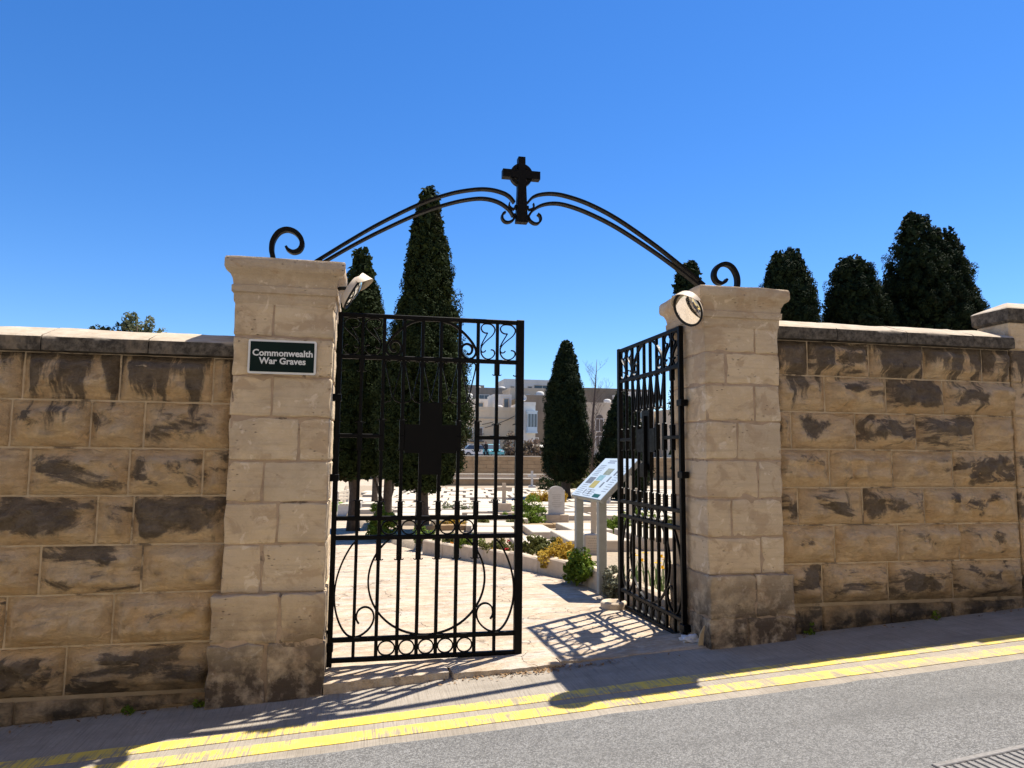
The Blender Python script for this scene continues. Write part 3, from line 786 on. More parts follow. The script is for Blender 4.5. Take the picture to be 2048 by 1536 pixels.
# ------------------------------------------------------------------ gates
def arc(cx, cz, rx, rz, a0, a1, n):
    return [(cx+rx*math.cos(R(a0+(a1-a0)*i/n)), cz+rz*math.sin(R(a0+(a1-a0)*i/n))) for i in range(n+1)]
def smooth_pts(pts, sub=5):
    out = []; n = len(pts)
    for i in range(n-1):
        p0 = pts[max(i-1, 0)]; p1 = pts[i]; p2 = pts[i+1]; p3 = pts[min(i+2, n-1)]
        for k in range(sub):
            t = k/sub
            out.append(tuple(.5*(2*p1[a]+(p2[a]-p0[a])*t+(2*p0[a]-5*p1[a]+4*p2[a]-p3[a])*t*t+(3*p1[a]-p0[a]-3*p2[a]+p3[a])*t**3) for a in range(len(p1))))
    out.append(tuple(pts[-1])); return out
def gate_leaf(label, loc, rz, bolt=False):
    g = empty('gate_leaf', loc, rz); tag(g, label, 'gate', 'pair of wrought iron gates')
    I = M['iron']
    BX = [0, .162, .32, .467, .606, .745, .887, 1.027, 1.176, 1.353]
    ZR = [2.486, 2.176, 1.595, 1.0, .862, .151, .012]
    b = MB(); b.cbox(-.018, .018, -.02, .02, -.03, 2.503); b.build('stile', I, g)
    b = MB(); b.cbox(1.325, 1.385, -.022, .022, -.02, 2.508); b.build('stile', I, g)
    for z in (ZR[0], ZR[1], ZR[3], ZR[4], ZR[5], ZR[6]):
        b = MB(); b.cbox(.0165, 1.3265, -.017, .017, z-.016, z+.016); b.build('rail', I, g)
    for xa, xb in ((.0165, BX[2]), (BX[7], 1.3265)):
        b = MB(); b.cbox(xa, xb, -.0165, .0165, ZR[2]-.015, ZR[2]+.015); b.build('lock_rail', I, g)
    def sleeve(bar, x, za, zb, flare, w=.019):
        b = MB()
        b.cbox(x-w, x+w, -.0185, .0185, min(za, zb), max(za, zb), .003)
        d = .008 if flare > 0 else -.008        # little kicked-out feet at the free end
        ze = zb
        for s in (-1, 1):
            b.sweep([(x+s*(w-.004), ze), (x+s*(w+.008), ze+d*.2), (x+s*(w+.016), ze+d*.9)], .006, .014)
        b.build('collar', I, bar)
    for i in range(1, 9):
        x = BX[i]; b = MB(); inn = 2 <= i <= 7
        wv = .0125 if inn else .0115
        b.cbox(x-wv, x+wv, -.0125, .0125, ZR[6], ZR[0], .003)
        bar = b.build('bar', I, g)
        c = bar
        if not inn:
            sleeve(c, x, 2.165, 2.07, 1); sleeve(c, x, 1.605, 1.70, -1); sleeve(c, x, 1.585, 1.49, 1); sleeve(c, x, 1.01, 1.13, -1)
        else:
            if i not in (4, 5): sleeve(c, x, 1.60, 1.72, -1); sleeve(c, x, 1.60, 1.49, 1)
            sleeve(c, x, 1.01, 1.12, -1); sleeve(c, x, .852, .70, 1)
    for (za, zb, f) in ((2.165, 2.07, 1), (1.605, 1.70, -1), (1.585, 1.49, 1), (1.01, 1.13, -1)):
        for x, s in ((.018, 1), (1.325, -1)):
            c = MB(); c.sweep([(x, zb), (x+s*.012, zb), (x+s*.022, zb+(.006 if f > 0 else -.006))], .007, .014); c.build('spur', I, g)
    # rings
    for zc, hh in (((ZR[3]+ZR[4])/2, (ZR[3]-ZR[4])/2-.016), ((ZR[5]+ZR[6])/2, (ZR[5]-ZR[6])/2-.016)):
        for i in range(2, 7):
            cx = (BX[i]+BX[i+1])/2; rx = (BX[i+1]-BX[i])/2-.016
            b = MB(); b.sweep(arc(cx, zc, rx, hh-.003, 0, 360, 28), .010, .016); b.build('ring', I, g, angle=40)
    # S scrolls in the outer top cells
    Smain = [(1630,322),(1600,322),(1572,303),(1562,268),(1585,236),(1625,228),(1672,236),(1702,268),(1704,302),(1680,345),(1630,392),(1590,432),(1566,470),(1562,500),(1575,520),(1600,516),(1610,500)]
    Sbot = [(1562,470),(1564,530),(1590,572),(1630,590),(1672,578),(1702,545),(1704,515),(1690,497),(1665,493)]
    Sdiag = [(1630,322),(1612,355),(1580,415),(1560,462)]
    def cell(pts, xa, xb, mir):
        out = []
        for px, pz in pts:
            u = (px-1552)/160.; u = 1-u if mir else u
            out.append((xa+(xb-xa)*u, 2.470-(pz-225)/368.*(2.470-2.192)))
        return out
    for i, mir in ((0, True), (1, True), (7, False), (8, False)):
        xa = BX[i]+(.018 if i == 0 else .0125); xb = (BX[i+1]-.0125) if i < 8 else 1.325
        b = MB()
        for s in (Smain, Sbot, Sdiag):
            b.sweep(smooth_pts(cell(s, xa+.003, xb-.003, mir), 4), .0085, .016)
        b.build('scroll', I, g, angle=40)
    # arch with end volutes in the top panel
    def arcell(pts): return [(.32+(px-640)/(1540-640)*(1.027-.32), 2.486-(pz-195)/(592-195)*(2.486-2.176)) for px, pz in pts]
    half = [(1090,208),(1180,212),(1280,238),(1380,305),(1460,385),(1505,450),(1522,500),(1505,545),(1465,574),(1420,568),(1385,530),(1378,480),(1392,445),(1425,427),(1460,435),(1482,465),(1478,505),(1455,527),(1428,522)]
    b = MB(); b.sweep(smooth_pts(arcell(half), 4), .017, .022); b.build('arch_volute', I, g, angle=40)
    b = MB(); b.sweep(smooth_pts(arcell([(2180-x, z) for x, z in half]), 4)[::-1], .017, .022); b.build('arch_volute', I, g, angle=40)
    # lyre shapes under the second rail
    for i in range(2, 7):
        xa, xb = BX[i]+.012, BX[i+1]-.012; b = MB()
        arm = [(.30,.03),(.20,-.005),(.07,.02),(.04,.09),(.10,.24),(.25,.48),(.38,.72),(.455,.85),(.44,.90),(.34,.955),(.14,.985),(.0,1.0)]
        f = lambda u, v: (xa+(xb-xa)*u, 2.158-v*(2.158-1.845))
        b.sweep(smooth_pts([f(u, v) for u, v in arm], 4), .0085, .016); b.sweep(smooth_pts([f(1-u, v) for u, v in arm], 4), .0085, .016)
        b.build('lyre_scroll', I, g, angle=40)
    # solid cross
    b = MB(); cxm = (BX[4]+BX[5])/2+.003
    o = [(-.083,1.315),(.083,1.315),(.083,1.474),(.192,1.474),(.192,1.684),(.083,1.684),(.083,1.848),(-.083,1.848),(-.083,1.684),(-.192,1.684),(-.192,1.474),(-.083,1.474)]
    b.loft([[(cxm+x, .020, z) for x, z in o][::-1], [(cxm+x, -.020, z) for x, z in o][::-1]]); b.build('cross_panel', I, g)
    # big bottom oval and C scrolls
    b = MB(); b.sweep(arc(.677, .556, .424, .392, 129, 411, 56), .0135, .02); b.build('oval', I, g, angle=40)
    C_ = [(.17,.848),(.125,.80),(.072,.70),(.034,.585),(.020,.47),(.030,.36),(.065,.255),(.115,.185),(.170,.166),(.225,.185),(.275,.23),(.299,.285),(.293,.335),(.265,.366),(.225,.372),(.190,.350),(.178,.315),(.180,.285),(.196,.258)]
    for mir in (0, 1):
        pts = [((1.343-x) if mir else x, z) for x, z in C_]
        b = MB(); b.sweep(smooth_pts(pts, 4), .0125, .02); b.build('c_scroll', I, g, angle=40)
    # hinge straps
    for z in (.10, 1.29, 1.87):
        b = MB(); b.cbox(-.062, .024, -.032, .032, z-.026, z+.026); b.tube([(-.02, -.036, z), (-.02, -.032, z)], .012, 8); b.build('hinge', I, g)
    if bolt:
        b = MB(); b.cbox(cxm-.016, cxm+.016, .021, .045, 1.36, 1.80); b.build('bolt', I, g)
        b = MB(); b.cbox(cxm-.05, cxm+.05, .021, .062, 1.25, 1.37); b.build('lock_box', I, g)
    return g
gate_leaf('closed black wrought iron gate leaf hinged on the left pillar', (-.2, 0, .005), 0)
gate_leaf('open black wrought iron gate leaf swung inward at the right pillar', (2.508, .04, .035), R(90.9), True)

# ------------------------------------------------------------------ overthrow arch with cross
def overthrow():
    g = empty('overthrow_arch', (1.187, .17, 2.843)); g.scale = (1.032,)*3; tag(g, 'black iron overthrow arch with ringed cross above the gateway', 'arch')
    I = M['iron']
    def P_(o): o.location = (-1.15, 0, -2.80); return o
    topL = [(-.40,2.875),(-.365,2.900),(-.153,3.055),(.063,3.203),(.353,3.376),(.59,3.480),(.78,3.530),(.90,3.540),(1.0,3.524),(1.06,3.495),(1.098,3.450)]
    botL = [(-.35,2.868),(-.15,3.006),(.065,3.141),(.355,3.303),(.59,3.402),(.766,3.452),(.88,3.462),(.98,3.440),(1.055,3.392),(1.09,3.340)]
    mirr = lambda L: [(2.305-x, z+.010) for x, z in L]
    for L in (topL, botL, mirr(topL), mirr(botL)):
        b = MB(); b.sweep(smooth_pts(L, 5), .017, .052); P_(b.build('bent_bar', I, g, angle=40))
    for sx, cx in ((1, 1.15), (-1, 1.15)):
        # curl below and leaf curl above each shoulder
        lo = [(1.105,3.345),(1.090,3.310),(1.055,3.288),(1.022,3.292),(1.002,3.320),(1.008,3.352),(1.028,3.368)]
        up = [(1.10,3.395),(1.075,3.405),(1.058,3.425),(1.062,3.452)]
        f = lambda L: [(x if sx > 0 else 2.315-x, z+(.0 if sx > 0 else .006)) for x, z in L]
        b = MB(); b.sweep(smooth_pts(f(lo), 5), .016, .045); P_(b.build('curl', I, g, angle=40))
        b = MB(); b.sweep(smooth_pts(f(up), 5), .015, .032, taper=[1-.5*i/15 for i in range(16)]); P_(b.build('curl', I, g, angle=40))
    # cross
    b = MB(); a = .030
    sh = [(1.111,3.290),(1.205,3.290),(1.198,3.40),(1.190,3.56),(1.186,3.648),(1.302,3.648),(1.302,3.712),(1.182,3.712),(1.180,3.822),(1.124,3.822),(1.122,3.712),(1.000,3.712),(1.000,3.648),(1.120,3.648),(1.122,3.56),(1.116,3.40)]
    b.loft([[(x, .032, z) for x, z in sh], [(x, -.032, z) for x, z in sh]]); 
    for q in b.f: pass
    b.f = [f[::-1] for f in b.f]
    P_(b.build('cross', I, g))
    b = MB(); b.sweep(arc(1.152, 3.678, .078, .078, 0, 360, 40), .028, .044); P_(b.build('cross_ring', I, g, angle=40))
    for x, z in ((1.108, 3.415), (1.204, 3.415), (1.100, 3.345), (1.213, 3.345)):
        b = MB(); b.cbox(x-.009, x+.009, -.028, .028, z-.014, z+.014); P_(b.build('clip', I, g))
    # feet and outer volutes standing on the two pillars
    for k, (x0, s) in enumerate(((-.70, 1), (3.00, -1))):
        vol = [(0,2.745),(.005,2.86),(-.008,2.93),(-.002,3.00),(.035,3.065),(.09,3.092),(.15,3.078),(.192,3.035),(.204,2.985),(.185,2.942),(.145,2.925),(.108,2.940),(.090,2.965)]
        b = MB(); b.sweep(smooth_pts([(x0+s*x, z+(.012 if k == 0 else -.02)) for x, z in vol], 5), .034, .05, taper=[1]*46+[1-.5*i/14 for i in range(15)]); P_(b.build('volute', I, g, angle=40))
        b = MB(); xa = x0+s*.27; b.sweep([(xa, 2.755), (xa+s*.03, 2.85), (xa+s*.075, 2.895)], .03, .05); P_(b.build('foot', I, g))
overthrow()

# ------------------------------------------------------------------ foliage builders
def quads_mesh(name, C, Nn, size, rng, mat, aspect=1.5, jitter=.55):
    """leaf quads at centres C facing roughly Nn"""
    n = len(C)
    N_ = Nn+rng.normal(0, jitter, (n, 3)); N_ /= np.linalg.norm(N_, axis=1)[:, None]+1e-9
    A = rng.normal(0, 1, (n, 3)); A -= N_*(A*N_).sum(1)[:, None]; A /= np.linalg.norm(A, axis=1)[:, None]+1e-9
    B = np.cross(N_, A); s = (size*rng.uniform(.6, 1.3, n))[:, None]
    V = np.stack([C-A*s*aspect*.5, C+B*s*.42, C+A*s*aspect*.5, C-B*s*.42], 1).reshape(-1, 3)
    me = bpy.data.meshes.new(name); me.vertices.add(4*n); me.vertices.foreach_set('co', V.astype(np.float32).ravel())
    me.loops.add(4*n); me.loops.foreach_set('vertex_index', np.arange(4*n, dtype=np.int32))
    me.polygons.add(n); me.polygons.foreach_set('loop_start', np.arange(0, 4*n, 4, dtype=np.int32)); me.polygons.foreach_set('loop_total', np.full(n, 4, dtype=np.int32))
    me.update(); me.validate(); me.materials.append(mat); return me
def clump_cloud(cent, rad, per, rng, stretch=1.25, lean=None):
    """points on little egg-shaped clumps; returns points, normals"""
    n = len(cent); D = rng.normal(0, 1, (n, per, 3)); D /= np.linalg.norm(D, axis=2)[:, :, None]
    S = np.array([1, 1, stretch]); r = rad[:, None, None]*(rng.uniform(.55, 1, (n, per, 1))**.5)
    P = cent[:, None, :]+D*r*S
    return P.reshape(-1, 3), D.reshape(-1, 3)
def cypress_crown(name, h, rmax, seed, z0=.6, nclump=620, per=80, leaf=.055, crad=.17, prof=None, mat='cyp', tips=((0, 0, 1.0),), shell=.80, core=.8):
    """columnar crown from z0 to h; tips: several leaders (dx, dy, height factor)"""
    rng = np.random.default_rng(seed)
    prof = prof or [(0, .35), (.08, .78), (.22, 1.0), (.45, .92), (.65, .72), (.82, .45), (.93, .2), (1, .05)]
    pt = np.array([p[0] for p in prof]); pr = np.array([p[1] for p in prof])
    cs = []; rs = []
    lob = rng.uniform(0, 6.28, 6)
    while len(cs) < nclump:
        tip = tips[rng.integers(len(tips))]
        t = rng.uniform(0, 1); f = np.interp(t, pt, pr)
        if rng.uniform() > f*.92+.10: continue
        th = rng.uniform(0, 6.283); H = z0+(h*tip[2]-z0)*t
        bump = 1+.07*math.sin(3*th+lob[0]+H*.9)+.05*math.sin(5*th+lob[1]-H*1.7)+.04*math.sin(2*th+H*2.6+lob[2])
        rr_ = rmax*f*bump*(rng.uniform(shell, 1.0) if rng.uniform() < .8 else rng.uniform(.2, shell))
        k = 1 if len(tips) == 1 else .84
        cs.append((tip[0]+rr_*k*math.cos(th), tip[1]+rr_*k*math.sin(th), H)); rs.append(crad*rng.uniform(.6, 1.25)*(.45+.55*min(1, f*1.4)))
    C_, D = clump_cloud(np.array(cs), np.array(rs), per, rng, 1.45)
    Nn = D+np.array([0, 0, .25])
    if core:      # leafy filling behind the outer clumps
        k = int(nclump*.9); cc = []
        while len(cc) < k:
            tip = tips[rng.integers(len(tips))]; t = rng.uniform(0, .97); f = np.interp(t, pt, pr)
            if rng.uniform() > f+.05: continue
            th = rng.uniform(0, 6.283); r_ = rmax*f*core*math.sqrt(rng.uniform(.1, 1))*(1 if len(tips) == 1 else .84)
            cc.append((tip[0]+r_*math.cos(th), tip[1]+r_*math.sin(th), z0+(h*tip[2]-z0)*t))
        C2, D2 = clump_cloud(np.array(cc), np.full(k, crad*1.25), 30, rng, 1.5)
        a = quads_mesh('crown', C_, Nn, leaf, rng, M[mat], 1.4, .24); b2 = quads_mesh('fill', C2, D2, leaf*3.2, rng, M[mat], 1.4, .8)
        bm = bmesh.new(); bm.from_mesh(a); bm.from_mesh(b2); bm.to_mesh(a); bm.free(); bpy.data.meshes.remove(b2); return a
    return quads_mesh('crown', C_, Nn, leaf, rng, M[mat], 1.4, .24)
def trunk_mesh(h, r0, seed, fork=0, lean=0.):
    b = MB(); rnd = random.Random(seed); n = 10
    pts = []; rs = []
    for i in range(n+1):
        t = i/n; pts.append((lean*t+.05*math.sin(3*t+seed)*(t), .04*math.sin(4*t+seed*2)*t, h*t-.05)); rs.append(r0*(1.25-.25*min(1, t*6))*(1-.75*t) if t < .05 else r0*(1-.75*t))
    b.tube(pts, rs, 10)
    for k in range(fork):
        a = rnd.uniform(0, 6.28); z = h*rnd.uniform(.05, .35); L = h*rnd.uniform(.25, .5); o = rnd.uniform(.25, .6)
        q = [(0, 0, z)]
        for i in range(1, 6):
            t = i/5; q.append((math.cos(a)*o*t**.7+rnd.uniform(-.03, .03), math.sin(a)*o*t**.7+rnd.uniform(-.03, .03), z+L*t))
        b.tube(q, [r0*.38*(1-.13*i) for i in range(6)], 6)
    me = b.mesh('trunk', True); me.materials.append(M['bark']); return me
def tree(name, label, x, y, z, crown_me, trunk_me, group=None, cat='tree', rz=0., s=1., cz=0.):
    t = empty(name, (x, y, z), rz); t.scale = (s, s, s); tag(t, label, cat, group)
    link_mesh('trunk', trunk_me, None, t); link_mesh('crown', crown_me, None, t, (0, 0, cz)); return t

# cypresses behind the closed leaf
cA = cypress_crown('crown', 7.85, 1.04, 1, z0=1.15, nclump=1500, per=95, leaf=.034, crad=.135, prof=[(0,.55),(.06,.85),(.2,1.0),(.38,.92),(.55,.66),(.7,.50),(.82,.36),(.92,.2),(1,.05)])
tree('cypress_tree', 'tallest slender cypress rising behind the closed gate leaf', 1.28, 10.5, inner(1, 10.5), cA, trunk_mesh(6.5, .15, 3, 6, -.1))
cB = cypress_crown('crown', 6.95, .90, 2, z0=1.45, nclump=1200, per=95, leaf=.036, crad=.145, prof=[(0,.7),(.1,1.0),(.35,.95),(.55,.8),(.72,.6),(.86,.36),(.95,.15),(1,.08)])
tree('cypress_tree', 'cypress beside the left pillar, half hidden by the gate leaf', -.22, 12.6, inner(0, 12.6), cB, trunk_mesh(6, .14, 5, 7, .1))
cC = cypress_crown('crown', 4.6, .7, 12, z0=1.5, nclump=620, per=90, leaf=.04, crad=.15)
tree('cypress_tree', 'lower dark cypress filling the gap between the two tall ones behind the closed gate', .62, 13.6, inner(0, 13.6), cC, trunk_mesh(5, .13, 6, 5))
# rounded cypress in the middle of the graves
cD = cypress_crown('crown', 9.1, 1.36, 4, z0=1.35, nclump=1250, per=90, leaf=.055, crad=.19, prof=[(0,.55),(.06,.95),(.16,1.02),(.35,.92),(.55,.80),(.72,.62),(.86,.40),(.95,.2),(1,.08)], mat='cyp2')
tree('cypress_tree', 'broad dark cypress standing among the graves behind the wooden bench', 11.15, 33.6, inner(11, 33.6), cD, trunk_mesh(7, .30, 8, 3))
cE = cypress_crown('crown', 6.0, 1.5, 5, z0=.5, nclump=700, per=80, leaf=.06, crad=.22, mat='cyp2', prof=[(0,.7),(.15,1.0),(.4,.9),(.65,.7),(.85,.42),(1,.1)])
tree('cypress_tree', 'low dark cypress behind the open gate leaf', 13.8, 31.5, inner(13, 31), cE, trunk_mesh(5, .25, 9, 3))
# trees above the right wall
cF = cypress_crown('crown', 11.25, 1.5, 21, z0=1.5, nclump=1050, per=120, leaf=.056, crad=.2, mat='cyp2', prof=[(0,.8),(.2,1.0),(.5,.98),(.72,.9),(.83,.76),(.92,.55),(.97,.36),(1,.15)], shell=.72)
zi = inner(17, 22)
tree('cypress_tree', 'round-topped cypress showing just right of the right pillar capital', 17.85, 22, zi, cF, trunk_mesh(9, .3, 10, 3), 'cypresses above the right wall')
cG = cypress_crown('crown', 11.2, 1.60, 22, z0=1.5, nclump=1000, per=120, leaf=.056, crad=.2, mat='cyp2', prof=[(0,.8),(.2,1.0),(.5,.98),(.70,.9),(.83,.76),(.92,.55),(.97,.36),(1,.15)], shell=.70)
tree('cypress_tree', 'small cypress in the middle of the row above the right wall', 21.1, 22, zi, cG, trunk_mesh(9, .3, 11, 3), 'cypresses above the right wall')
cH = cypress_crown('crown', 13.75, 2.55, 23, z0=1.5, nclump=1900, per=120, leaf=.056, crad=.21, mat='cyp2', prof=[(0,.85),(.25,1.0),(.5,.96),(.66,.86),(.8,.66),(.9,.46),(.96,.28),(1,.12)], tips=((-.5, 0, .985), (.8, .1, .94)), shell=.70)
tree('cypress_tree', 'largest twin-topped cypress beside the end pier above the right wall', 24.95, 22, zi, cH, trunk_mesh(10, .35, 12, 4), 'cypresses above the right wall')
cI = cypress_crown('crown', 9.75, .62, 24, z0=1.5, nclump=420, per=70, leaf=.07, crad=.2, mat='cyp2', prof=[(0,.9),(.3,1.0),(.6,.95),(.8,.85),(.93,.55),(1,.45)])
tree('cypress_tree', 'narrow blunt cypress tip peeping over the right pillar capital', 12.2, 20, inner(12, 20), cI, trunk_mesh(7, .2, 13, 2))

# feathery trees over the lower wall
def loose_crown(seed, n, rx, ry, rz, leaf, mat, per=60, crad=.35):
    rng = np.random.default_rng(seed); D = rng.normal(0, 1, (n, 3)); D /= np.linalg.norm(D, axis=1)[:, None]
    c = D*rng.uniform(.45, 1, (n, 1))*np.array([rx, ry, rz])
    P, N_ = clump_cloud(c, crad*rng.uniform(.5, 1.2, n), per, rng, 1.2)
    return quads_mesh('crown', P, N_, leaf, rng, M[mat], 1.8, .8)
zl = inner(-10, 30)
tree('pine_tree', 'dark low pine crown just showing above the lower wall', -11.6, 30, zl, loose_crown(31, 46, 1.15, 1, .75, .12, 'cyp2'), trunk_mesh(7.6, .18, 20), cz=7.55)
tree('acacia_tree', 'feathery grey-green treetop above the lower wall', -10.45, 30, zl, loose_crown(32, 26, .62, .6, .78, .13, 'pale_leaf', 32, .3), trunk_mesh(8.4, .12, 21, 5), cz=8.15)
tree('acacia_tree', 'small feathery treetop nearest the left pillar above the lower wall', -9.6, 30.3, zl, loose_crown(33, 10, .5, .4, .42, .11, 'pale_leaf', 24, .22), trunk_mesh(7.6, .1, 22, 4), cz=7.85)
tree('pepper_tree', 'pale loose treetop between the two cypresses behind the gate', .55, 30, inner(0, 30), loose_crown(34, 40, 1.0, 1, 1.2, .12, 'pale_leaf', 40, .4), trunk_mesh(7, .15, 23, 4), cz=6.8)

# bare winter tree
def bare_tree():
    t = empty('bare_tree', (14.6, 39.5, inner(14, 39))); tag(t, 'bare leafless tree between the broad cypress and the open gate', 'tree')
    b = MB(); rnd = random.Random(5)
    MBt = MB(); MBt.tube([(0, 0, -.05), (.05, 0, 2.5), (.1, .05, 5), (.28, 0, 7.2), (.4, .05, 9.0)], [.16, .13, .09, .05, .012], 8)
    MBt.build('trunk', M['twig'], t, smooth=True)
    def br(p, d, L, r, lev):
        pts = [p]; q = Vector(p); dd = Vector(d)
        for i in range(4):
            dd = (dd+Vector((rnd.uniform(-.18, .18), rnd.uniform(-.18, .18), .10))).normalized(); q = q+dd*L/4; pts.append(tuple(q))
        b.tube(pts, [r*(1-.2*i) for i in range(5)], 5 if lev == 0 else 3)
        if lev < 3:
            for k in range(5 if lev == 0 else 4):
                s = pts[rnd.choice((1, 2, 3, 4))]; a = rnd.uniform(0, 6.28)
                br(s, (dd+Vector((math.cos(a), math.sin(a), .2))*.7).normalized(), L*rnd.uniform(.4, .62), r*.5, lev+1)
    for i in range(24):
        z = 1.2+7.2*(i/24)**.9; a = rnd.uniform(0, 6.28); L = 2.1*(1-.75*z/9.5)
        br((.04*z, .01, z), Vector((math.cos(a), math.sin(a), .95)).normalized(), L, .034*(1-.08*z), 0)
    b.build('branches', M['twig'], t)
bare_tree()

# ------------------------------------------------------------------ graves
GA = R(-8)     # grave rows are turned a little from the wall
ga, gb = Vector((math.cos(GA), math.sin(GA))), Vector((-math.sin(GA), math.cos(GA)))
def slab_mesh(wd, ln, th):
    b = MB(); b.cbox(-wd/2, wd/2, -ln/2, ln/2, -.12, th, .012); me = b.mesh('grave_slab'); me.materials.append(M['slab']); return me
# near slabs, each with a place of its own: (front-left x, y, width, length, thickness, label)
near = [(3.05, 5.15, .98, 2.35, .17, 'large raised grave slab nearest the sign board posts'),
        (3.10, 7.75, .46, 2.4, .13, 'narrow raised grave slab in front of the round-topped headstone'),
        (3.92, 7.95, .80, 2.4, .15, 'raised grave slab at the foot of the round-topped headstone'),
        (2.35, 5.60, .60, 2.0, .08, 'low grave slab just behind the red flowers'),
        (4.25, 5.10, .90, 2.3, .20, 'long raised grave slab seen through the bars of the open gate'),
        (5.00, 7.55, .85, 2.3, .15, 'raised grave slab behind the stone cross'),
        (2.02, 8.10, .85, 2.2, .12, 'wide flat grave slab left of the narrow one, behind the closed gate stile')]
for x, y, wd, ln, th_, lab in near:
    c = Vector((x, y))+ga*wd/2+gb*ln/2
    o = link_mesh('grave_slab', slab_mesh(wd, ln, th_), None, None, (c.x, c.y, bed(c.x, c.y)), GA)
    o.rotation_euler = (-.04 if c.y > 4 else 0, 0, GA); tag(o, lab, 'grave slab', 'flat grave slabs')
sm = [slab_mesh(1.10, 2.12, .14), slab_mesh(1.0, 2.05, .11), slab_mesh(1.12, 2.14, .17)]
rg = random.Random(4); far_n = 0
for r in range(15):
    for k in range(-4, 22):
        q = Vector((1.6, 10.9))+ga*(k*1.26+(.4 if r % 2 else 0)+rg.uniform(-.04, .04))+gb*(r*2.38)
        if q.x < bed_edge(q.y)+1.1 or q.y > 46 or q.x > 8+q.y*.42 or q.x > 25 or q.y < 10.6: continue
        if math.hypot(q.x-11.15, q.y-33.6) < 1.6 or math.hypot(q.x-10.7, q.y-26.9) < 1.3 or math.hypot(q.x-4.9, q.y-12.9) < 1.3: continue
        if math.hypot(q.x-1.28, q.y-10.5) < 1.0 or rg.random() < .02: continue
        if abs(q.x-(4.2+.25*(q.y-12))) < .55 and q.y < 16: continue
        o = link_mesh('grave_slab', sm[rg.choice((0, 0, 0, 1, 2))], None, None, (q.x, q.y, bed(q.x, q.y)))
        o.rotation_euler = (-.04 if q.y < 29 else 0, 0, GA+rg.uniform(-.012, .012)); far_n += 1
        tag(o, 'pale flat grave slab in the long rows beyond the near graves', 'grave slab', 'rows of flat grave slabs')

def headstone(name, label, x, y, wd, h, base_h=.22, rz=GA, shape='round', group=None):
    t = empty(name, (x, y, bed(x, y)), rz); tag(t, label, 'headstone', group)
    b = MB(); pts = [(-wd/2, 0), (wd/2, 0), (wd/2, h*.86)]
    if shape == 'round':
        pts += [(wd/2-.03, h*.86)]+[((wd/2-.03)*math.cos(R(a)), h*.86+(h*.14)*math.sin(R(a))) for a in range(15, 180, 15)]+[(-wd/2+.03, h*.86)]
    pts += [(-wd/2, h*.86)]
    b.loft([[(px, .045, base_h+pz) for px, pz in pts][::-1], [(px, -.045, base_h+pz) for px, pz in pts][::-1]]); b.build('stone', M['headstone'], t)
    b = MB(); b.cbox(-wd*.72, wd*.72, -.16, .16, -.1, base_h, .015); b.build('base', M['kerb'], t)
    b = MB()
    for k in range(7): 
        zz = base_h+h*(.68-.07*k); ww = wd*(.30-.03*((k*5) % 4)); b.box(-ww, ww, -.0465, -.0445, zz, zz+.010)
    b.build('inscription', M['letters'], t)
    return t
headstone('headstone', 'white round-topped headstone on a stone base among the slabs', 4.93, 12.75, .42, .72, .24)

def stone_cross(label, x, y, h, wd, t_, base=None, rz=GA, inscr=False, mat='slab', z=None):
    g = empty('stone_cross', (x, y, bed(x, y) if z is None else z), rz); tag(g, label, 'cross')
    bz = base[2] if base else 0
    if base:
        b = MB(); b.cbox(-base[0]/2, base[0]/2, -base[1]/2, base[1]/2, -.1, base[2], .014); b.build('pedestal', M[mat], g)
        if inscr:
            b = MB(); rn = random.Random(2)
            for k in range(6):
                zz = base[2]*(.80-.12*k); ww = base[0]*rn.uniform(.22, .36)
                xq = -ww
                while xq < ww:
                    l = rn.uniform(.014, .03); b.box(xq, min(ww, xq+l), -base[1]/2-.0015, -base[1]/2+.001, zz, zz+.011); xq += l+.008
            b.build('inscription', M['letters'], g)
    b = MB(); za = bz+h*.60; a = t_/2; L = wd/2
    o = [(-a,bz),(a,bz),(a,za),(L,za),(L,za+t_),(a,za+t_),(a,bz+h),(-a,bz+h),(-a,za+t_),(-L,za+t_),(-L,za),(-a,za)]
    b.loft([[(px, a*.8, pz) for px, pz in o][::-1], [(px, -a*.8, pz) for px, pz in o][::-1]]); b.build('cross', M[mat], g)
    return g
stone_cross('pale stone cross on an inscribed block between the board posts', 3.30, 4.72, .52, .30, .075, (.30, .26, .30), inscr=True)
stone_cross('slim stone cross further back between the board posts', 6.1, 10.6, 1.05, .5, .13, (.5, .4, .16))
stone_cross('small white cross in front of the ochre wall, left of the broad cypress', 11.9, 45, 1.05, .6, .16, (.5, .4, .3), mat='headstone')
g = stone_cross('grey stone cross on a stepped pedestal behind the closed gate leaf', 4.35, 16.9, .62, .5, .12, (.45, .45, .42), mat='kerb')
b = MB(); b.cbox(-.36, .36, -.36, .36, -.1, .16, .02); b.build('step', M['kerb'], g)

def pot_marker(): pass

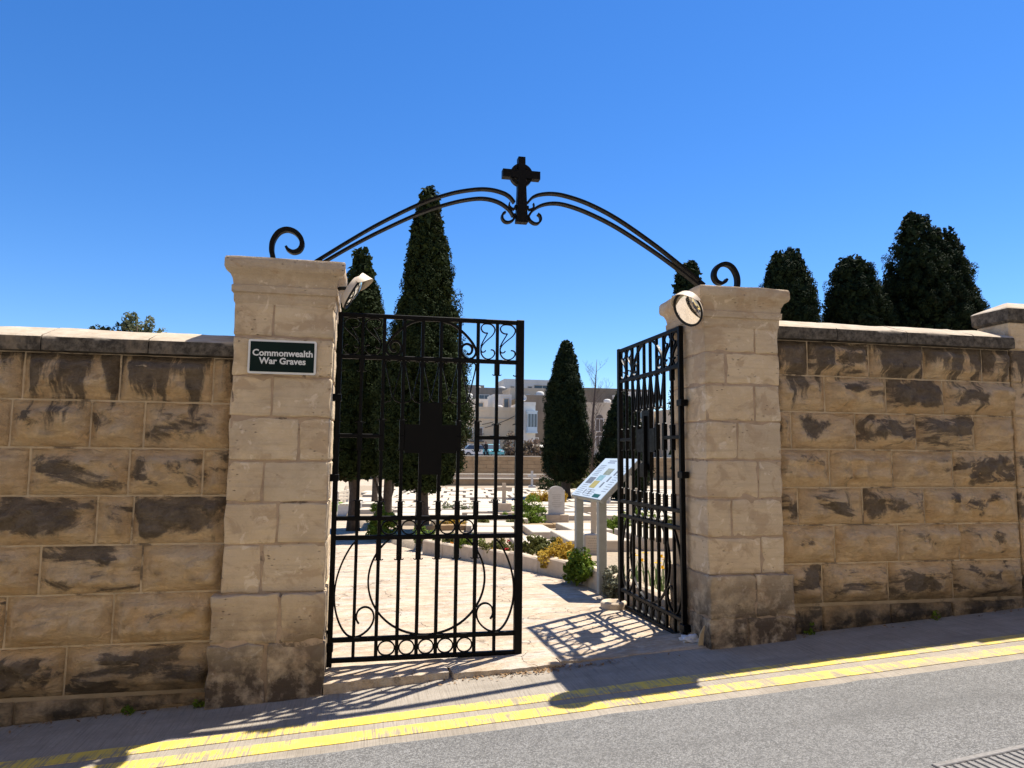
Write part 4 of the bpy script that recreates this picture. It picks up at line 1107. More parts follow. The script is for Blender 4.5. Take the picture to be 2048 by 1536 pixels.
# kerb stones along the path edge
kb = empty('garden_kerb', (2.4, 3.4, 0)); tag(kb, 'low pale stone kerb curving along the path edge', 'kerb')
def kerb_run(root, pts, hgt, wdt, L, seed, mat):
    rn = random.Random(seed); ox, oy, oz = root.location
    # resample the polyline
    segs = []; acc = 0
    for p, q in zip(pts, pts[1:]): segs.append((acc, acc+math.dist(p, q), p, q)); acc += math.dist(p, q)
    def at(s):
        for a, b_, p, q in segs:
            if s <= b_+1e-6: t = (s-a)/(b_-a); return (p[0]+(q[0]-p[0])*t, p[1]+(q[1]-p[1])*t)
        return pts[-1]
    s = 0
    while s < acc-.1:
        e = min(acc, s+L*rn.uniform(.8, 1.2)); (xa, ya), (xb, yb) = at(s+.004), at(e-.004); l = math.dist((xa, ya), (xb, yb)); an = math.atan2(yb-ya, xb-xa)
        cx, cy = (xa+xb)/2, (ya+yb)/2; hh = hgt*rn.uniform(.94, 1.06); b = MB(); n = 8; rings = []
        for i in range(n+1):
            u = -l/2+l*i/n; k = lambda q_: noise.noise((u*7+seed+s*3, q_, s))
            rings.append([(u, -wdt/2+.006*k(1), -.2), (u, -wdt/2+.008*k(2), hh-.02+.010*k(5)), (u, -wdt/2+.022, hh+.014*k(3)), (u, wdt/2-.02, hh+.012*k(4)), (u, wdt/2, hh-.02), (u, wdt/2, -.2)])
        b.loft(rings); o = b.build('kerb_stone', M[mat], root, loc=(cx-ox, cy-oy, inner(cx, cy)-oz), rz=an, angle=40); s = e
kerb_run(kb, KERB, .21, .12, .62, 5, 'kerb')
k2 = empty('garden_kerb', (3, 11.3, 0)); tag(k2, 'ochre stone kerb between two rows of graves', 'kerb')
kerb_run(k2, [(1.3, 10.35), (2.6, 10.55), (4.1, 10.75), (6.5, 11.0), (9, 11.2)], .24, .14, .8, 8, 'ochre')

# ------------------------------------------------------------------ shrubs and flowers in the beds
def shrub(name, label, x, y, z, rx, ry, rz_, n, per, leaf, mat, seed, crad=.07, cat='shrub', flowers=None, stems=6, aspect=1.6):
    t = empty(name, (x, y, z)); tag(t, label, cat)
    rng = np.random.default_rng(seed); D = rng.normal(0, 1, (n, 3)); D[:, 2] = np.abs(D[:, 2])*.9-.12; D /= np.linalg.norm(D, axis=1)[:, None]
    c = D*rng.uniform(.35, 1, (n, 1))*np.array([rx, ry, rz_])*(1+.2*np.sin(D[:, :1]*5+seed))
    P, N_ = clump_cloud(c, crad*rng.uniform(.5, 1.2, n), per, rng, 1.0)
    me = quads_mesh('foliage', P, N_+np.array([0, 0, .4]), leaf, rng, M[mat], aspect, .7); link_mesh('foliage', me, None, t)
    b = MB(); rn = random.Random(seed)
    for k in range(stems):
        d = D[k]; e = np.array([d[0]*rx*.7, d[1]*ry*.7, max(.05, d[2])*rz_*.8]); b.tube([(e[0]*.15, e[1]*.15, -.08), (e[0]*.5, e[1]*.5, e[2]*.6), tuple(e)], [.009, .006, .003], 4)
    b.build('stems', M['twig'], t)
    if flowers:
        fm, k, fs = flowers
        idx = rng.choice(n, min(n, k), replace=False); q = c[idx]*1.12+np.array([0, 0, .02])
        P2, N2 = clump_cloud(q, np.full(len(q), fs), 12, rng, .8); link_mesh('flowers', quads_mesh('flowers', P2, N2, fs*1.1, rng, M[fm], 1.2, .4), None, t)
    return t
def bz(x, y): return bed(x, y)
shrub('golden_shrub', 'golden yellow leafy shrub spilling over the kerb left of the board', 2.52, 3.62, .12, .36, .40, .24, 95, 40, .030, 'gold', 1, .06)
shrub('green_shrub', 'bright green leafy shrub between the two board posts', 2.50, 2.72, .09, .22, .34, .30, 90, 40, .032, 'green', 2, .06)
shrub('silver_shrub', 'silvery grey shrub at the free end of the open gate', 2.56, 1.72, .06, .15, .22, .33, 70, 40, .022, 'greyshrub', 3, .05)
shrub('lavender_bush', 'dark grey-green bushy plant right of the red flowers', 2.48, 4.55, .14, .30, .32, .20, 60, 40, .026, 'olive', 4, .05, aspect=2.6)
shrub('red_flowers', 'low plant with red flowers by the kerb beside the gate stile', 2.22, 4.75, .14, .18, .2, .13, 28, 30, .024, 'olive', 5, .045, 'flowers', ('rflower', 9, .028))
shrub('kerb_plant', 'trailing plant hanging over the kerb behind the gate stile', 1.92, 5.05, .12, .22, .22, .15, 40, 32, .026, 'olive', 6, .05, 'plant', ('yflower', 3, .018))
shrub('kerb_plant', 'green plant with small pale flowers on the kerb, left of the trailing one', 1.66, 5.65, .11, .26, .26, .17, 44, 32, .026, 'green', 7, .05, 'plant', ('wflower', 6, .018))
shrub('kerb_plant', 'plant with orange flowers above the middle of the kerb', 1.42, 6.25, .08, .24, .3, .17, 40, 32, .026, 'olive', 8, .05, 'plant', ('oflower', 6, .022))
shrub('kerb_plant', 'leafy plant at the far end of the kerb by the tall cypress', 1.02, 7.1, .02, .24, .3, .22, 40, 32, .030, 'green', 9, .06, 'plant')
shrub('rosemary_bush', 'spiky green bush at the foot of the cypresses', .38, 9.3, -.1, .30, .30, .62, 80, 36, .034, 'green', 10, .08, aspect=3.2)
shrub('green_bush', 'rounded green bush left of the round-topped headstone', 4.02, 12.7, -.25, .62, .45, .42, 90, 36, .042, 'green', 11, .09)
shrub('green_bush', 'rounded green bush beside the grey pedestal behind the gate', 5.15, 17.2, -.42, .75, .5, .62, 80, 36, .05, 'green', 12, .12)
shrub('low_plant', 'small green plant on the ochre kerb, nearest the gate stile', 3.45, 11.0, -.12, .30, .2, .17, 36, 30, .035, 'olive', 13, .06, 'plant')
shrub('low_plant', 'small dark plant in the middle of the ochre kerb', 2.72, 10.95, -.12, .22, .2, .22, 36, 30, .035, 'olive', 14, .06, 'plant')
shrub('low_plant', 'golden brown plant at the left end of the ochre kerb', 1.95, 10.9, -.12, .32, .2, .22, 40, 30, .035, 'gold', 15, .07, 'plant')
shrub('pale_flowers', 'bed of pink and white flowers behind the closed gate', 3.1, 19.5, -.5, .7, .5, .32, 70, 30, .05, 'pale_leaf', 16, .1, 'flowers', ('wflower', 26, .05))
shrub('round_bush', 'dark clipped bush in front of the ochre wall', 12.6, 42.5, -.9, 1.0, .8, .95, 110, 36, .075, 'cyp', 17, .16)
shrub('dry_bush', 'dry yellowish bush behind the headstone', 9.3, 30, -.85, 1.2, .6, .62, 100, 30, .07, 'gold', 18, .14)
shrub('green_bush', 'bright green bush seen right of the board posts', 5.25, 9.1, -.08, .42, .35, .34, 70, 36, .036, 'green', 19, .08)
shrub('green_bush', 'wide green bush seen through the middle of the open gate', 6.1, 8.0, -.05, .95, .5, .38, 120, 36, .038, 'olive', 20, .08)
shrub('green_bush', 'bush at the right-hand end of the ochre kerb', 6.9, 12.2, -.2, .6, .4, .4, 70, 34, .045, 'green', 22, .09)
shrub('pink_shrub', 'dusty pink flowering shrub on the far terrace beside the grey car', 17.2, 72.5, .9, 2.6, 1.6, 3.0, 150, 30, .22, 'pink', 23, .45)
shrub('terrace_shrub', 'dull green scrub behind the bare tree', 16.8, 46, -1, 2.2, 1.2, 2.1, 120, 32, .14, 'olive', 24, .32)
# spring bulbs behind the open leaf
def daffodils():
    t = empty('daffodils', (2.98, 1.55, .12)); tag(t, 'clump of yellow daffodils behind the bars of the open gate', 'flowers')
    rn = random.Random(3); b = MB(); f = MB()
    for i in range(170):
        x, y = rn.uniform(-.26, .34), rn.uniform(-.5, .6); h = rn.uniform(.16, .34); a = rn.uniform(0, 6.28); l = rn.uniform(.03, .12)
        w_ = .006; px, py = -math.sin(a)*w_, math.cos(a)*w_
        b.add([(x-px, y-py, -.05), (x+px, y+py, -.05), (x+px+math.cos(a)*l*.4, y+py+math.sin(a)*l*.4, h*.6), (x-px+math.cos(a)*l*.4, y-py+math.sin(a)*l*.4, h*.6), (x+math.cos(a)*l, y+math.sin(a)*l, h)], [(0,1,2,3), (3,2,4)])
    for i in range(7):
        f = MB(); x, y, z = rn.uniform(-.22, .1), rn.uniform(-.35, .5), rn.uniform(.22, .34)
        for k in range(6):
            a = k*math.pi/3; r_ = .034
            f.add([(x, y, z), (x+r_*math.cos(a-.4), y+r_*math.sin(a-.4), z+.012), (x+r_*1.35*math.cos(a), y+r_*1.35*math.sin(a), z+.006), (x+r_*math.cos(a+.4), y+r_*math.sin(a+.4), z+.012)], [(0,1,2,3)])
        f.lathe([(.010, 0), (.014, .018), (.017, .026)], 8, Matrix.Translation((x, y, z+.004))); f.build('flower', M['yflower'], t)
    tag(b.build('leaves', M['blade'], t), kind='stuff')
daffodils()

# ------------------------------------------------------------------ information board
def board():
    t = empty('information_board', (2.52, 2.5, 0)); tag(t, 'tilted pale information board on two grey posts', 'information board')
    ta = R(45); zc = 1.0
    # panel local frame: u along Y, v up the slope
    T = Matrix.Translation((-.055, 0, zc)) @ Matrix.Rotation(-ta, 4, 'Y')
    def rect(y0, y1, v0, v1, h0, h1):
        b = MB(); b.box(v0, v1, y0, y1, h0, h1); b.v = [tuple(T @ Vector(p)) for p in b.v]; return b
    rect(-.55, .55, 0, .63, -.05, 0).build('panel_frame', M['post'], t)
    rect(-.542, .542, .008, .622, .0005, .004).build('panel', M['panel'], t)
    # seen from the path the reader's right is towards the gate (-Y)
    prints = [('ink_grey',.23,.42,.36,.50),('ink_gold',.02,.22,.32,.47),('ink_teal',-.02,.20,.19,.30),('ink_grey',-.45,-.30,.35,.40),('ink_olive',-.24,-.04,.32,.47)]
    # photographs and text lines on the panel: (ink, y0, y1, v0, v1), v counted from the lower edge
    items = [('ink_grey', .22, .44, .21, .31), ('ink_gold', -.02, .18, .15, .26), ('ink_teal', -.04, .17, .27, .35), ('ink_olive', -.12, .10, .36, .46),
             ('ink_grey', -.20, -.15, .17, .25), ('ink_grey', -.26, -.21, .26, .34), ('ink_grey', -.30, -.25, .36, .43), ('ink_grey', .17, .20, .05, .12), ('ink_grey', -.01, .02, .05, .12),
             ('ink_green', -.42, -.20, .025, .075)]
    for k, (ink, y0, y1, v0, v1) in enumerate(items):
        rect(y0, y1, v0, v1, .004, .0052).build('print', M[ink], t)
    b = MB(); rn = random.Random(6)
    def lines(y0, y1, v0, v1, n, hh):
        for i in range(n):
            v = v1-(v1-v0)*i/max(1, n-1); q = rect(y0+rn.uniform(0, .15)*(y1-y0), y1, v, v+hh, .004, .0050); b.add(q.v, q.f)
    lines(.02, .30, .545, .575, 2, .012); lines(.24, .46, .34, .50, 7, .006); lines(.24, .46, .03, .18, 6, .005); lines(-.16, .14, .03, .12, 4, .005); lines(-.5, -.34, .12, .50, 12, .005)
    tag(b.build('text_lines', M['ink_grey'], t), kind='stuff')
    for y in (-.43, .40):
        b = MB(); b.cbox(-.045, .045, y-.04, y+.04, -.05, 1.0, .006); b.build('post', M['post'], t)
board()

# gate stop and litter by the right pillar
gs = empty('gate_stop', (2.40, 1.36, inner(2.4, 1.36))); tag(gs, 'low round stone gate stop under the open gate', 'gate stop')
MB().lathe([(.125, -.03), (.13, .045), (.115, .062), (.075, .060), (.06, .03), (.0005, .028)], 26).build('drum', M['kerb'], gs, smooth=True)
b = MB(); b.cbox(.10, .30, -.04, .04, -.02, .035, .012); b.build('tongue', M['kerb'], gs)
lt = MB(); rn = random.Random(8)
bm = bmesh.new(); bmesh.ops.create_icosphere(bm, subdivisions=3, radius=.075)
for v in bm.verts:
    k = 1+.45*noise.noise(v.co*22)+.25*noise.noise(v.co*45); v.co = Vector((v.co.x*k*1.1, v.co.y*k*.8, max(-.02, v.co.z*k*.55)))
me = bpy.data.meshes.new('litter'); bm.to_mesh(me); bm.free(); me.materials.append(M['litter'])
tag(link_mesh('litter', me, None, None, (2.50, -.10, apron(2.5)+.035)), 'crumpled whitish plastic litter at the foot of the open gate', 'litter')
b = MB(); b.loft([[(-.02,-.008,0),(.022,-.010,0),(.020,.010,0),(-.018,.010,0)], [(-.012,-.03,.09),(.02,-.032,.10),(.02,-.015,.10),(-.01,-.014,.09)], [(.012,-.045,.155),(.02,-.045,.16),(.02,-.038,.16),(.013,-.038,.155)]])
tag(b.build('wood_splinter', M['splinter'], None, loc=(2.50, -.24, street(2.5)+.005)), 'pale split piece of wood standing beside the litter at the right pillar', 'wood')

# ------------------------------------------------------------------ benches
def bench(label, x, y, z, rz, L, stone):
    t = empty('park_bench', (x, y, z), rz); tag(t, label, 'bench')
    for k in range(4):
        b = MB(); b.cbox(-L/2, L/2, -.22+k*.11, -.13+k*.11, .42, .45, .006); b.build('seat_slat', M['slab' if stone else 'wood'], t)
    for k in range(3):
        b = MB(); b.cbox(-L/2, L/2, .235, .262, .54+k*.125, .63+k*.125, .006); b.build('back_slat', M['slab' if stone else 'wood'], t)
    for s in (-1, 1):
        b = MB(); xx = s*(L/2-.1)
        b.cbox(xx-.05, xx+.05, -.25, .28, -.03, .42, .02); b.cbox(xx-.05, xx+.05, .262, .33, .42, .90, .02); b.build('end_support', M['headstone'], t)
    return t
bench('wooden slatted bench on white stone ends under the broad cypress', 10.7, 27.0, bed(10.7, 27), GA, 1.5, False)
bench('pale stone bench by the path left of the cypress trunks', -.45, 21.5, inner(-.4, 21.5), R(75), 1.4, True)

# lawn beyond the path
tag(grid('lawn', M['grass'], lin(-6, -.3, 12), lin(25, 34, 12), lambda x, y: inner(x, y)+.02+.03*noise.noise((x, y, 0)), kind='structure'), kind='structure')

# ------------------------------------------------------------------ far walls and terrace
def block_wall(name, label, x0, x1, y, z0, z1, mat, L, H, depth=.4, seed=1, cap=True, y1=None):
    t = empty(name, ((x0+x1)/2, y, z0)); tag(t, label, 'wall'); rn = random.Random(seed); ox, oy, oz = t.location
    n = max(1, round((z1-z0)/H)); hh = (z1-z0)/n; meshes = {}
    MB().box(x0-ox, x1-ox, .03, depth, -.3, z1-oz-.01).build('core', M['mortar'], t)
    for r in range(n):
        x = x0-(L*.5 if r % 2 else 0)
        while x < x1-.05:
            xa, xb = max(x, x0), min(x+L, x1); key = round(xb-xa, 2)
            if key > .08:
                if key not in meshes:
                    b = MB(); b.cbox(-key/2+.008, key/2-.008, -.02, .12, .008, hh-.008, .012); me = b.mesh('block'); me.materials.append(M[mat]); meshes[key] = me
                link_mesh('block', meshes[key], None, t, ((xa+xb)/2-ox, rn.uniform(-.006, .006), z0+r*hh-oz))
            x += L
    if cap:
        b = MB(); b.cbox(x0-ox-.05, x1-ox+.05, -.08, depth+.06, z1-oz, z1-oz+.10, .02); b.build('coping', M['slab'], t)
    return t
block_wall('garden_wall', 'low ochre stone wall at the far edge of the grave field', 4, 24, 51.7, -1.12, -.46, 'ochre', 1.6, .45, seed=2)
block_wall('step_wall', 'pale low step wall behind the ochre wall', 6, 26, 58.5, -1.1, -.28, 'kerb', 1.8, .6, seed=3)
block_wall('terrace_wall', 'tall weathered retaining wall carrying the far street', -24, 40, 69.7, -1.1, 1.35, 'ochre', 1.5, .41, .5, seed=4)
MB().box(-40, 120, 70.1, 220, -2, 1.25).build('terrace', M['path']); tag(bpy.data.objects['terrace'], kind='structure')

# ------------------------------------------------------------------ far buildings
def m_wallpaint(name, c, stain=.5):
    b = NB(name, .9, .1); P = b.pos(); n = b.noise(b.map(P, (1, 1, .35)), .55, 7, .65); n2 = b.noise(P, 3, 5, .6)
    cc = b.mix(b.ramp(n, .42, .7, 0, stain), c, tuple(x*.55 for x in c)); cc = b.mix(b.ramp(n2, .5, .75, 0, .3), cc, tuple(x*.75 for x in c))
    return b.done(cc, b.bump(n2, .2, .03))
M['bounce_house'] = m_wallpaint('bounce_house_limestone', (.76, .63, .46), .25); M['b_beige'] = m_wallpaint('beige_render', (.68, .54, .37), .35); M['b_white'] = m_wallpaint('white_render', (.64, .61, .56), .3)  # first one: facade of the added unseen houses, kept bright for bounce light
M['b_grey'] = m_wallpaint('grey_blockwork', (.30, .26, .215), .7); M['b_dark'] = m_wallpaint('dark_stone_facade', (.215, .175, .135), .7)
M['b_cream'] = m_wallpaint('cream_render', (.54, .45, .34), .35); M['b_blue'] = m_wallpaint('pale_blue_timber', (.50, .60, .66), .2)
M['shutter'] = m_plain('faded_shutter', (.16, .13, .11), (.09, .075, .065), 3, .7, 0)
def building(label, x0, x1, y, dep, z1, mat, wins=(), z0=1.25, rz=0., parapet=.5, extra=None):
    cx = (x0+x1)/2; t = empty('building', (cx, y, z0), rz); tag(t, label, 'building', 'buildings on the far street'); wd = x1-x0; h = z1-z0
    MB().box(-wd/2, wd/2, 0, dep, -.5, h-parapet).build('wall', M[mat], t)
    b = MB()
    b.box(-wd/2-.04, wd/2+.04, -.04, .22, h-parapet, h); b.box(-wd/2-.04, wd/2+.04, dep-.22, dep+.04, h-parapet, h)
    b.box(-wd/2-.04, -wd/2+.2, .22, dep-.22, h-parapet, h); b.box(wd/2-.2, wd/2+.04, .22, dep-.22, h-parapet, h); b.build('parapet', M[mat], t)
    for wn in wins:
        u, zc, ww, hh = wn[:4]; kind = wn[4] if len(wn) > 4 else 'glass'
        x = -wd/2+u*wd; f = MB(); fr = .10
        for (a0, a1, c0, c1) in ((-ww/2-fr, ww/2+fr, hh/2, hh/2+fr), (-ww/2-fr, ww/2+fr, -hh/2-fr, -hh/2), (-ww/2-fr, -ww/2, -hh/2, hh/2), (ww/2, ww/2+fr, -hh/2, hh/2)):
            f.box(x+a0, x+a1, -.09, .01, zc+c0, zc+c1)
        w_ = f.build('window', M['b_white' if mat != 'b_white' else 'b_cream'], t)
        MB().box(x-ww/2+.002, x+ww/2-.002, -.03, .005, zc-hh/2+.002, zc+hh/2-.002).build('pane', M['glass' if kind == 'glass' else 'shutter'], w_)
        if kind == 'a':     # round head above the opening
            a_ = MB(); pts = [(x+ww/2*math.cos(R(q)), zc+hh/2+fr+ww/2*math.sin(R(q))) for q in range(0, 181, 20)]
            a_.loft([[(px_, .004, pz_) for px_, pz_ in pts], [(px_, -.05, pz_) for px_, pz_ in pts]]); a_.build('arched_head', M['shutter'], w_)
        if kind != 'glass' or ww > .8: MB().box(x-.03, x+.03, -.06, -.031, zc-hh/2+.002, zc+hh/2-.002).build('mullion', M['b_white'], w_)
    return t
b1 = building('large beige rendered house with few windows behind the closed gate', 12.2, 19.2, 84.7, 10, 7.7, 'b_beige', [(.13, 3.1, .55, 1.0, 's'), (.30, 2.9, .8, 1.6, 's'), (.13, .9, .9, 1.5, 's'), (.32, .9, .9, 1.6, 's'), (.62, 2.2, .7, 1.2)])
MB().box(-3.5, 3.52, -.09, 0, 4.9, 5.05).build('string_course', M['b_cream'], b1)
bb = MB(); bb.box(-2.6, -.9, -.9, -.001, 1.9, 2.05)
for k in range(9): bb.box(-2.58+k*.205, -2.54+k*.205, -.88, -.84, 2.05, 2.9)
bb.box(-2.6, -.9, -.9, -.82, 2.9, 2.98); bb.build('balcony', M['shutter'], b1)
building('small white rooftop house above the beige one', 12.8, 16.6, 92, 5, 9.3, 'b_white', [(.72, 6.9, .8, 1.1)], parapet=.35)
building('white gabled rooftop house behind the gate stile', 17.6, 20.2, 93, 5, 10.1, 'b_white', [(.7, 7.6, .6, 1.2)], parapet=.3)
wb = building('narrow white house with a glazed blue balcony', 18.95, 20.6, 80.2, 7, 8.1, 'b_white', [(.30, 1.3, .45, .9), (.72, 1.3, .45, .9)], parapet=.35)
bx = MB(); bx.box(-.35, .95, -.75, -.001, 3.0, 3.15); bx.box(-.35, .95, -.75, -.001, 5.6, 5.75); bx.build('balcony_slab', M['b_blue'], wb)
bx = MB(); bx.box(-.30, .90, -.70, -.002, 3.15, 3.75); bx.box(-.30, .90, -.70, -.002, 5.35, 5.6)
for xx in (-.30, .08, .46, .84): bx.box(xx, xx+.06, -.70, -.60, 3.75, 5.35)
bx.build('balcony_frame', M['b_blue'], wb); MB().box(-.24, .84, -.66, -.64, 3.75, 5.35).build('balcony_glass', M['glass'], wb)
building('dark stone house left of the broad cypress', 20.7, 25.2, 86, 10, 9.5, 'b_dark', [(.86, 3.6, .7, 1.5, 's'), (.86, 6.2, .7, 1.3, 's'), (.3, 2.0, .6, 1.1)], parapet=.4)
building('cream rooftop rooms with small openings left of the broad cypress', 21.0, 26.4, 98, 6, 11.6, 'b_cream', [(.25, 8.9, .5, .8, 's'), (.5, 8.9, .5, .8, 's'), (.75, 8.9, .5, .8, 's')], parapet=.3)
building('long grey terrace of flats on the skyline', 13.5, 36.5, 109.7, 12, 12.6, 'b_grey', [(.04, 9.3, 1.4, 1.3), (.13, 9.6, 1.0, 1.0), (.24, 9.4, 1.6, 1.4), (.33, 8.6, 1.8, 1.0), (.47, 9.5, 1.5, 1.2), (.56, 9.5, 1.2, 1.2), (.62, 9.5, 1.2, 1.2), (.7, 9.5, 1.2, 1.2)], parapet=.9)
building('white penthouse with a wide window on the skyline', 24.4, 33.0, 120, 9, 15.3, 'b_white', [(.17, 12.2, .6, .9), (.55, 12.2, .7, 1.1), (.82, 12.4, 3.0, 1.2)], parapet=.5)
building('low rooftop hut at the left end of the skyline', 16.0, 20.0, 116, 6, 13.6, 'b_grey', [(.5, 10.9, .8, .8)], parapet=.3)
rb = building('tall pale facade with arched windows seen beside the open gate', 29.0, 37.5, 92, 11, 9.2, 'b_cream', [(.16, 2.4, 1.1, 1.3, 'a'), (.46, 2.4, 1.1, 1.3, 'a'), (.76, 2.4, 1.1, 1.3, 'a'), (.16, 4.7, 1.1, 1.7, 'a'), (.46, 4.7, 1.1, 1.7, 'a'), (.76, 4.7, 1.1, 1.7, 'a')], parapet=.4)
building('dark weathered upper storey beside the bare tree', 30.0, 46.0, 104, 12, 12.5, 'b_dark', [(.72, 8.6, 1.2, 1.3), (.3, 8.0, 1.0, 1.2), (.5, 8.0, 1.0, 1.2)], parapet=.7)
building('white stair tower seen through the top of the open gate', 38.5, 42.5, 95, 7, 11.2, 'b_white', [(.5, 6.4, .7, 1.0), (.5, 3.6, .7, 1.0)], parapet=.4)
building('plain cream house at the right of the far street', 43.0, 54.0, 92, 10, 8.4, 'b_cream', [(.2, 2.2, 1, 1.4), (.5, 2.2, 1, 1.4), (.8, 2.2, 1, 1.4), (.2, 5, 1, 1.4), (.5, 5, 1, 1.4), (.8, 5, 1, 1.4)])
building('plain beige house at the left of the far street', -2.0, 11.6, 88, 10, 8.0, 'b_beige', [(.2, 2.2, 1, 1.4), (.5, 2.2, 1, 1.4), (.8, 2.2, 1, 1.4), (.2, 5, 1, 1.4), (.5, 5, 1, 1.4), (.8, 5, 1, 1.4)])
an = empty('aerial_mast', (41.3, 106, 12.4)); tag(an, 'thin rooftop aerial on the dark building', 'aerial')
MB().tube([(0, 0, -.1), (0, 0, 2.6)], .05, 6).build('pole', M['post'], an); b = MB(); b.tube([(-.5, 0, 2.2), (.5, 0, 2.3)], .03, 5); b.tube([(-.35, 0, 1.9), (.35, 0, 1.97)], .03, 5); b.build('dipole', M['post'], an)

def water_tank(label, x, y, z, r=.55, h=1.0):
    t = empty('water_tank', (x, y, z)); tag(t, label, 'water tank', 'rooftop water tanks')
    MB().lathe([(.01, .25), (r, .25), (r, .25+h*.85), (r*.6, .25+h), (.01, .25+h*1.04)], 16).build('drum', M['b_white'], t, smooth=True)
    for a in range(3):
        q = 2*math.pi*a/3; b = MB(); b.box(r*.7*math.cos(q)-.06, r*.7*math.cos(q)+.06, r*.7*math.sin(q)-.06, r*.7*math.sin(q)+.06, -.05, .26); b.build('leg', M['b_grey'], t)
water_tank('white water tank on the small white rooftop house', 14.2, 94, 8.95)
water_tank('white water tank left on the roof of the beige house', 13.3, 88, 7.25)
water_tank('white water tank right on the roof of the beige house', 17.9, 90, 7.25, .45, .8)
water_tank('white water tank on the left end of the grey terrace roof', 18.5, 113, 11.8)
water_tank('white water tank in the middle of the grey terrace roof', 22.6, 113, 11.8, .6, 1.1)
water_tank('white water tank on the dark stone house', 23.6, 90, 9.1)
water_tank('white water tank on the tall pale facade', 35.5, 96, 8.8)
def dish(label, x, y, z):
    t = empty('satellite_dish', (x, y, z)); tag(t, label, 'satellite dish')
    T = Matrix.Translation((0, 0, 1.0)) @ Matrix.Rotation(R(70), 4, 'X')
    MB().tube([(0, 0, -.05), (0, 0, 1.0)], .04, 6).build('mast', M['post'], t)
    MB().lathe([(.01, 0), (.25, .05), (.45, .16), (.46, .17)], 18, T).build('bowl', M['b_white'], t, smooth=True)
dish('small satellite dish on the narrow white house', 19.4, 82, 7.7); dish('small satellite dish on the long grey terrace', 25.5, 112, 11.8)
def cable(label, a, c, sag):
    b = MB(); b.tube([tuple(Vector(a).lerp(Vector(c), t/14)-Vector((0, 0, sag*4*(t/14)*(1-t/14)))) for t in range(15)], .035, 5)
    tag(b.build('overhead_cable', M['rubber'], None, smooth=True), label, 'cable')
cable('thin cable sloping across the front of the beige house', (15.0, 84.5, 5.0), (19.1, 84.5, 6.7), .15)
cable('thin cable between the beige house and the dark stone house', (14.6, 84.4, 5.4), (21.2, 85.8, 8.2), .4)

# ------------------------------------------------------------------ cars and a person on the far street
def car(label, x, y, rz, paint):
    t = empty('parked_car', (x, y, 1.25), rz); tag(t, label, 'car', 'cars parked on the far street')
    pm = m_plain(label.split()[0]+'_car_paint', paint, tuple(c*.9 for c in paint), 2, .3, 0, spec=.5)
    side = [(-2.0,.35),(2.0,.35),(2.05,.62),(1.9,.80),(1.05,.90),(-1.75,.93),(-2.02,.80)]
    b = MB(); b.loft([[(px, -.82, pz) for px, pz in side], [(px, -.86, pz) for px, pz in side], [(px, .86, pz) for px, pz in side], [(px, .82, pz) for px, pz in side]]); b.f = [f[::-1] for f in b.f]; b.build('body', pm, t)
    cab = [(-1.7,.91),(.98,.89),(.42,1.42),(-1.15,1.45)]
    b = MB(); b.loft([[(px*(1 if pz < 1 else .98), sy*(.80 if pz < 1 else .64), pz) for px, pz in cab] for sy in (-1, 1)]); b.f = [f[::-1] for f in b.f]; b.build('windows', M['glass'], t)
    b = MB(); b.loft([[(px, sy*.65, pz) for px, pz in ((-1.16,1.44),(.43,1.41),(.36,1.48),(-1.08,1.50))] for sy in (-1, 1)]); b.f = [f[::-1] for f in b.f]; b.build('roof', pm, t)
    for wx in (-1.25, 1.3):
        for wy in (-.80, .80):
            T = Matrix.Translation((wx, wy, .31)) @ Matrix.Rotation(R(90), 4, 'X')
            wv = MB(); wv.lathe([(.0005, -.1), (.29, -.1), (.31, -.06), (.31, .06), (.29, .1), (.0005, .1)], 16, T); w_ = wv.build('wheel', M['rubber'], t)
            wv = MB(); wv.lathe([(.0005, -.108), (.18, -.104), (.18, .104), (.0005, .108)], 12, T); wv.build('rim', M['grate'], w_)
    for wy in (-.62, .62):
        b = MB(); b.cbox(2.0, 2.05, wy-.16, wy+.16, .64, .76, .01); b.build('headlight', M['white'], t)
        b = MB(); b.cbox(-2.05, -2.0, wy-.14, wy+.14, .66, .8, .01); b.build('tail_light', M['rflower'], t)
car('turquoise parked car above the terrace wall', 14.1, 73.2, R(-90), (.10, .40, .46))
car('white parked car at the far kerb left of the turquoise one', 13.3, 79.5, R(2), (.70, .70, .69))
car('grey parked car beside the pink shrub', 19.3, 74.5, R(-78), (.42, .44, .47))
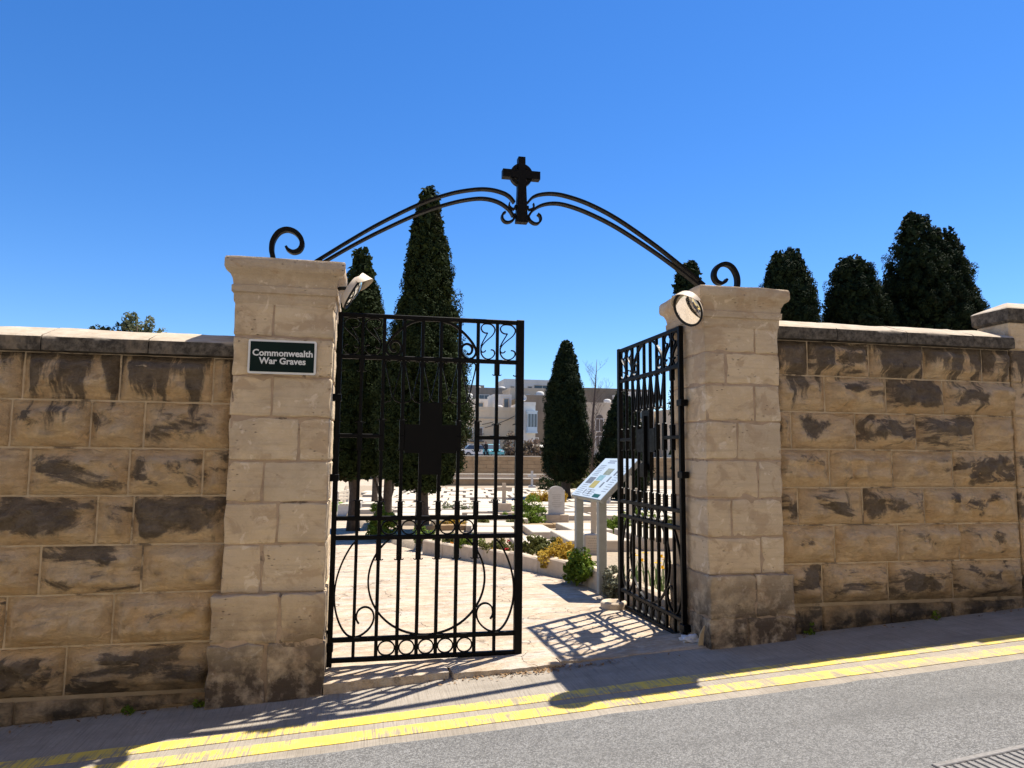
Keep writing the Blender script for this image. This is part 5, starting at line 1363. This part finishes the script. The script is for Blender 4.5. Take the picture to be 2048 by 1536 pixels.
def person():
    V = [((0,0,.92),.14,.11),((0,0,1.15),.15,.11),((0,0,1.38),.17,.11),((0,0,1.50),.06,.06),((0,-.01,1.66),.10,.115),((0,-.01,1.74),.075,.08),
         ((-.20,0,1.40),.06,.06),((-.25,.02,1.14),.045,.045),((-.23,-.05,.90),.035,.04),((.20,0,1.40),.06,.06),((.25,.02,1.14),.045,.045),((.23,-.05,.90),.035,.04),
         ((-.10,0,.84),.09,.09),((-.11,0,.48),.065,.07),((-.11,.01,.08),.045,.05),((-.11,-.13,.04),.04,.035),((.10,0,.84),.09,.09),((.11,-.03,.48),.065,.07),((.12,.01,.08),.045,.05),((.12,-.13,.04),.04,.035)]
    Ed = [(0,1),(1,2),(2,3),(3,4),(4,5),(2,6),(6,7),(7,8),(2,9),(9,10),(10,11),(0,12),(12,13),(13,14),(14,15),(0,16),(16,17),(17,18),(18,19)]
    me = bpy.data.meshes.new('person'); me.from_pydata([v[0] for v in V], Ed, [])
    o = bpy.data.objects.new('person', me); col.objects.link(o)
    md = o.modifiers.new('skin', 'SKIN')
    for i, v in enumerate(V): me.skin_vertices[0].data[i].radius = v[1:]; me.skin_vertices[0].data[i].use_root = i == 0
    o.modifiers.new('sub', 'SUBSURF').levels = 1
    bb_ = NB('dark_clothes', .85, .1); z = bb_.sep(bb_.obj())[2]
    c = bb_.mix(bb_.ramp(z, .90, .91), (.03, .03, .04), (.022, .02, .022)); c = bb_.mix(bb_.ramp(z, 1.50, 1.51), c, (.30, .17, .12)); c = bb_.mix(bb_.ramp(z, 1.68, 1.70), c, (.02, .015, .012))
    me.materials.append(bb_.done(c)); o.location = (13.05, 72.0, 1.25); o.rotation_euler = (0, 0, R(20))
    tag(o, 'person in dark clothes standing beside the turquoise car', 'person')
person()

# ------------------------------------------------------------------ unseen houses behind the viewer, added to bounce warm light onto the shaded walls
for k, (xa, xb, hh, mt, lab) in enumerate(((-14, -4.2, 9.4, 'bounce_house', 'unseen cream limestone house behind the viewer, added for warm bounce light, downhill'), (-4.0, 5.5, 10.2, 'bounce_house', 'unseen beige limestone house directly behind the viewer, added for warm bounce light'), (5.7, 15, 9.6, 'bounce_house', 'unseen cream limestone house behind the viewer, added for warm bounce light, uphill'))):
    w_ = xb-xa
    h_ = building(lab, -w_/2, w_/2, 0, 8, hh, mt, [(.2, 2.2, 1, 1.6, 's'), (.5, 1.2, 1.1, 2.3, 's'), (.8, 2.2, 1, 1.6, 's'), (.2, 5.0, 1, 1.6, 's'), (.5, 5.0, 1, 1.6, 's'), (.8, 5.0, 1, 1.6, 's')], z0=street((xa+xb)/2)-.1)
    h_.location = ((xa+xb)/2, -7.9, street((xa+xb)/2)-.1); h_.rotation_euler = (0, 0, math.pi); h_['group'] = 'unseen houses added for bounce light'

# ------------------------------------------------------------------ leaf litter and weeds along the wall foot
def litter_leaves():
    rng = np.random.default_rng(77); n = 520
    x = np.concatenate([rng.normal(1.25, .38, n//2), rng.uniform(-4.5, 8.5, n-n//2)])
    y = np.where(np.arange(n) < n//2, rng.normal(-.37, .035, n), -.245-np.abs(rng.normal(0, .05, n)))
    ok = ~((x > -.98) & (x < -.2) & (y > -.37) | (x > 2.5) & (x < 3.27) & (y > -.37) | (np.arange(n) >= n//2) & (x > -.3) & (x < 2.6)); x, y = x[ok], y[ok]
    C_ = np.stack([x, y, -.097+.0617*x+.008], 1); N_ = np.tile(np.array([[0, 0, 1.]]), (len(x), 1))
    me = quads_mesh('fallen_leaves', C_, N_, .016, rng, M['deadleaf'], 1.8, .35)
    tag(link_mesh('fallen_leaves', me), 'dry brown leaf litter gathered along the wall foot and threshold', 'leaves', kind='stuff')
M['deadleaf'] = m_leaf('dead_brown_leaf', (.16, .09, .045), (.24, .15, .075), None, .1, 20)
litter_leaves()
for k, (x, y, h, lab) in enumerate([(-1.42, -.245, .07, 'tiny green weed at the foot of the lower wall'), (-.99, -.27, .06, 'tiny green weed in the corner beside the left plinth'), (3.42, -.25, .08, 'tiny green weed at the foot of the taller wall by the right plinth'), (4.55, -.25, .06, 'tiny green weed at the foot of the taller wall near the end pier')]):
    shrub('weed', lab, x, y, street(x)+.005, .05, .03, h, 9, 10, .016, 'green', 60+k, .018, 'weed', stems=4)
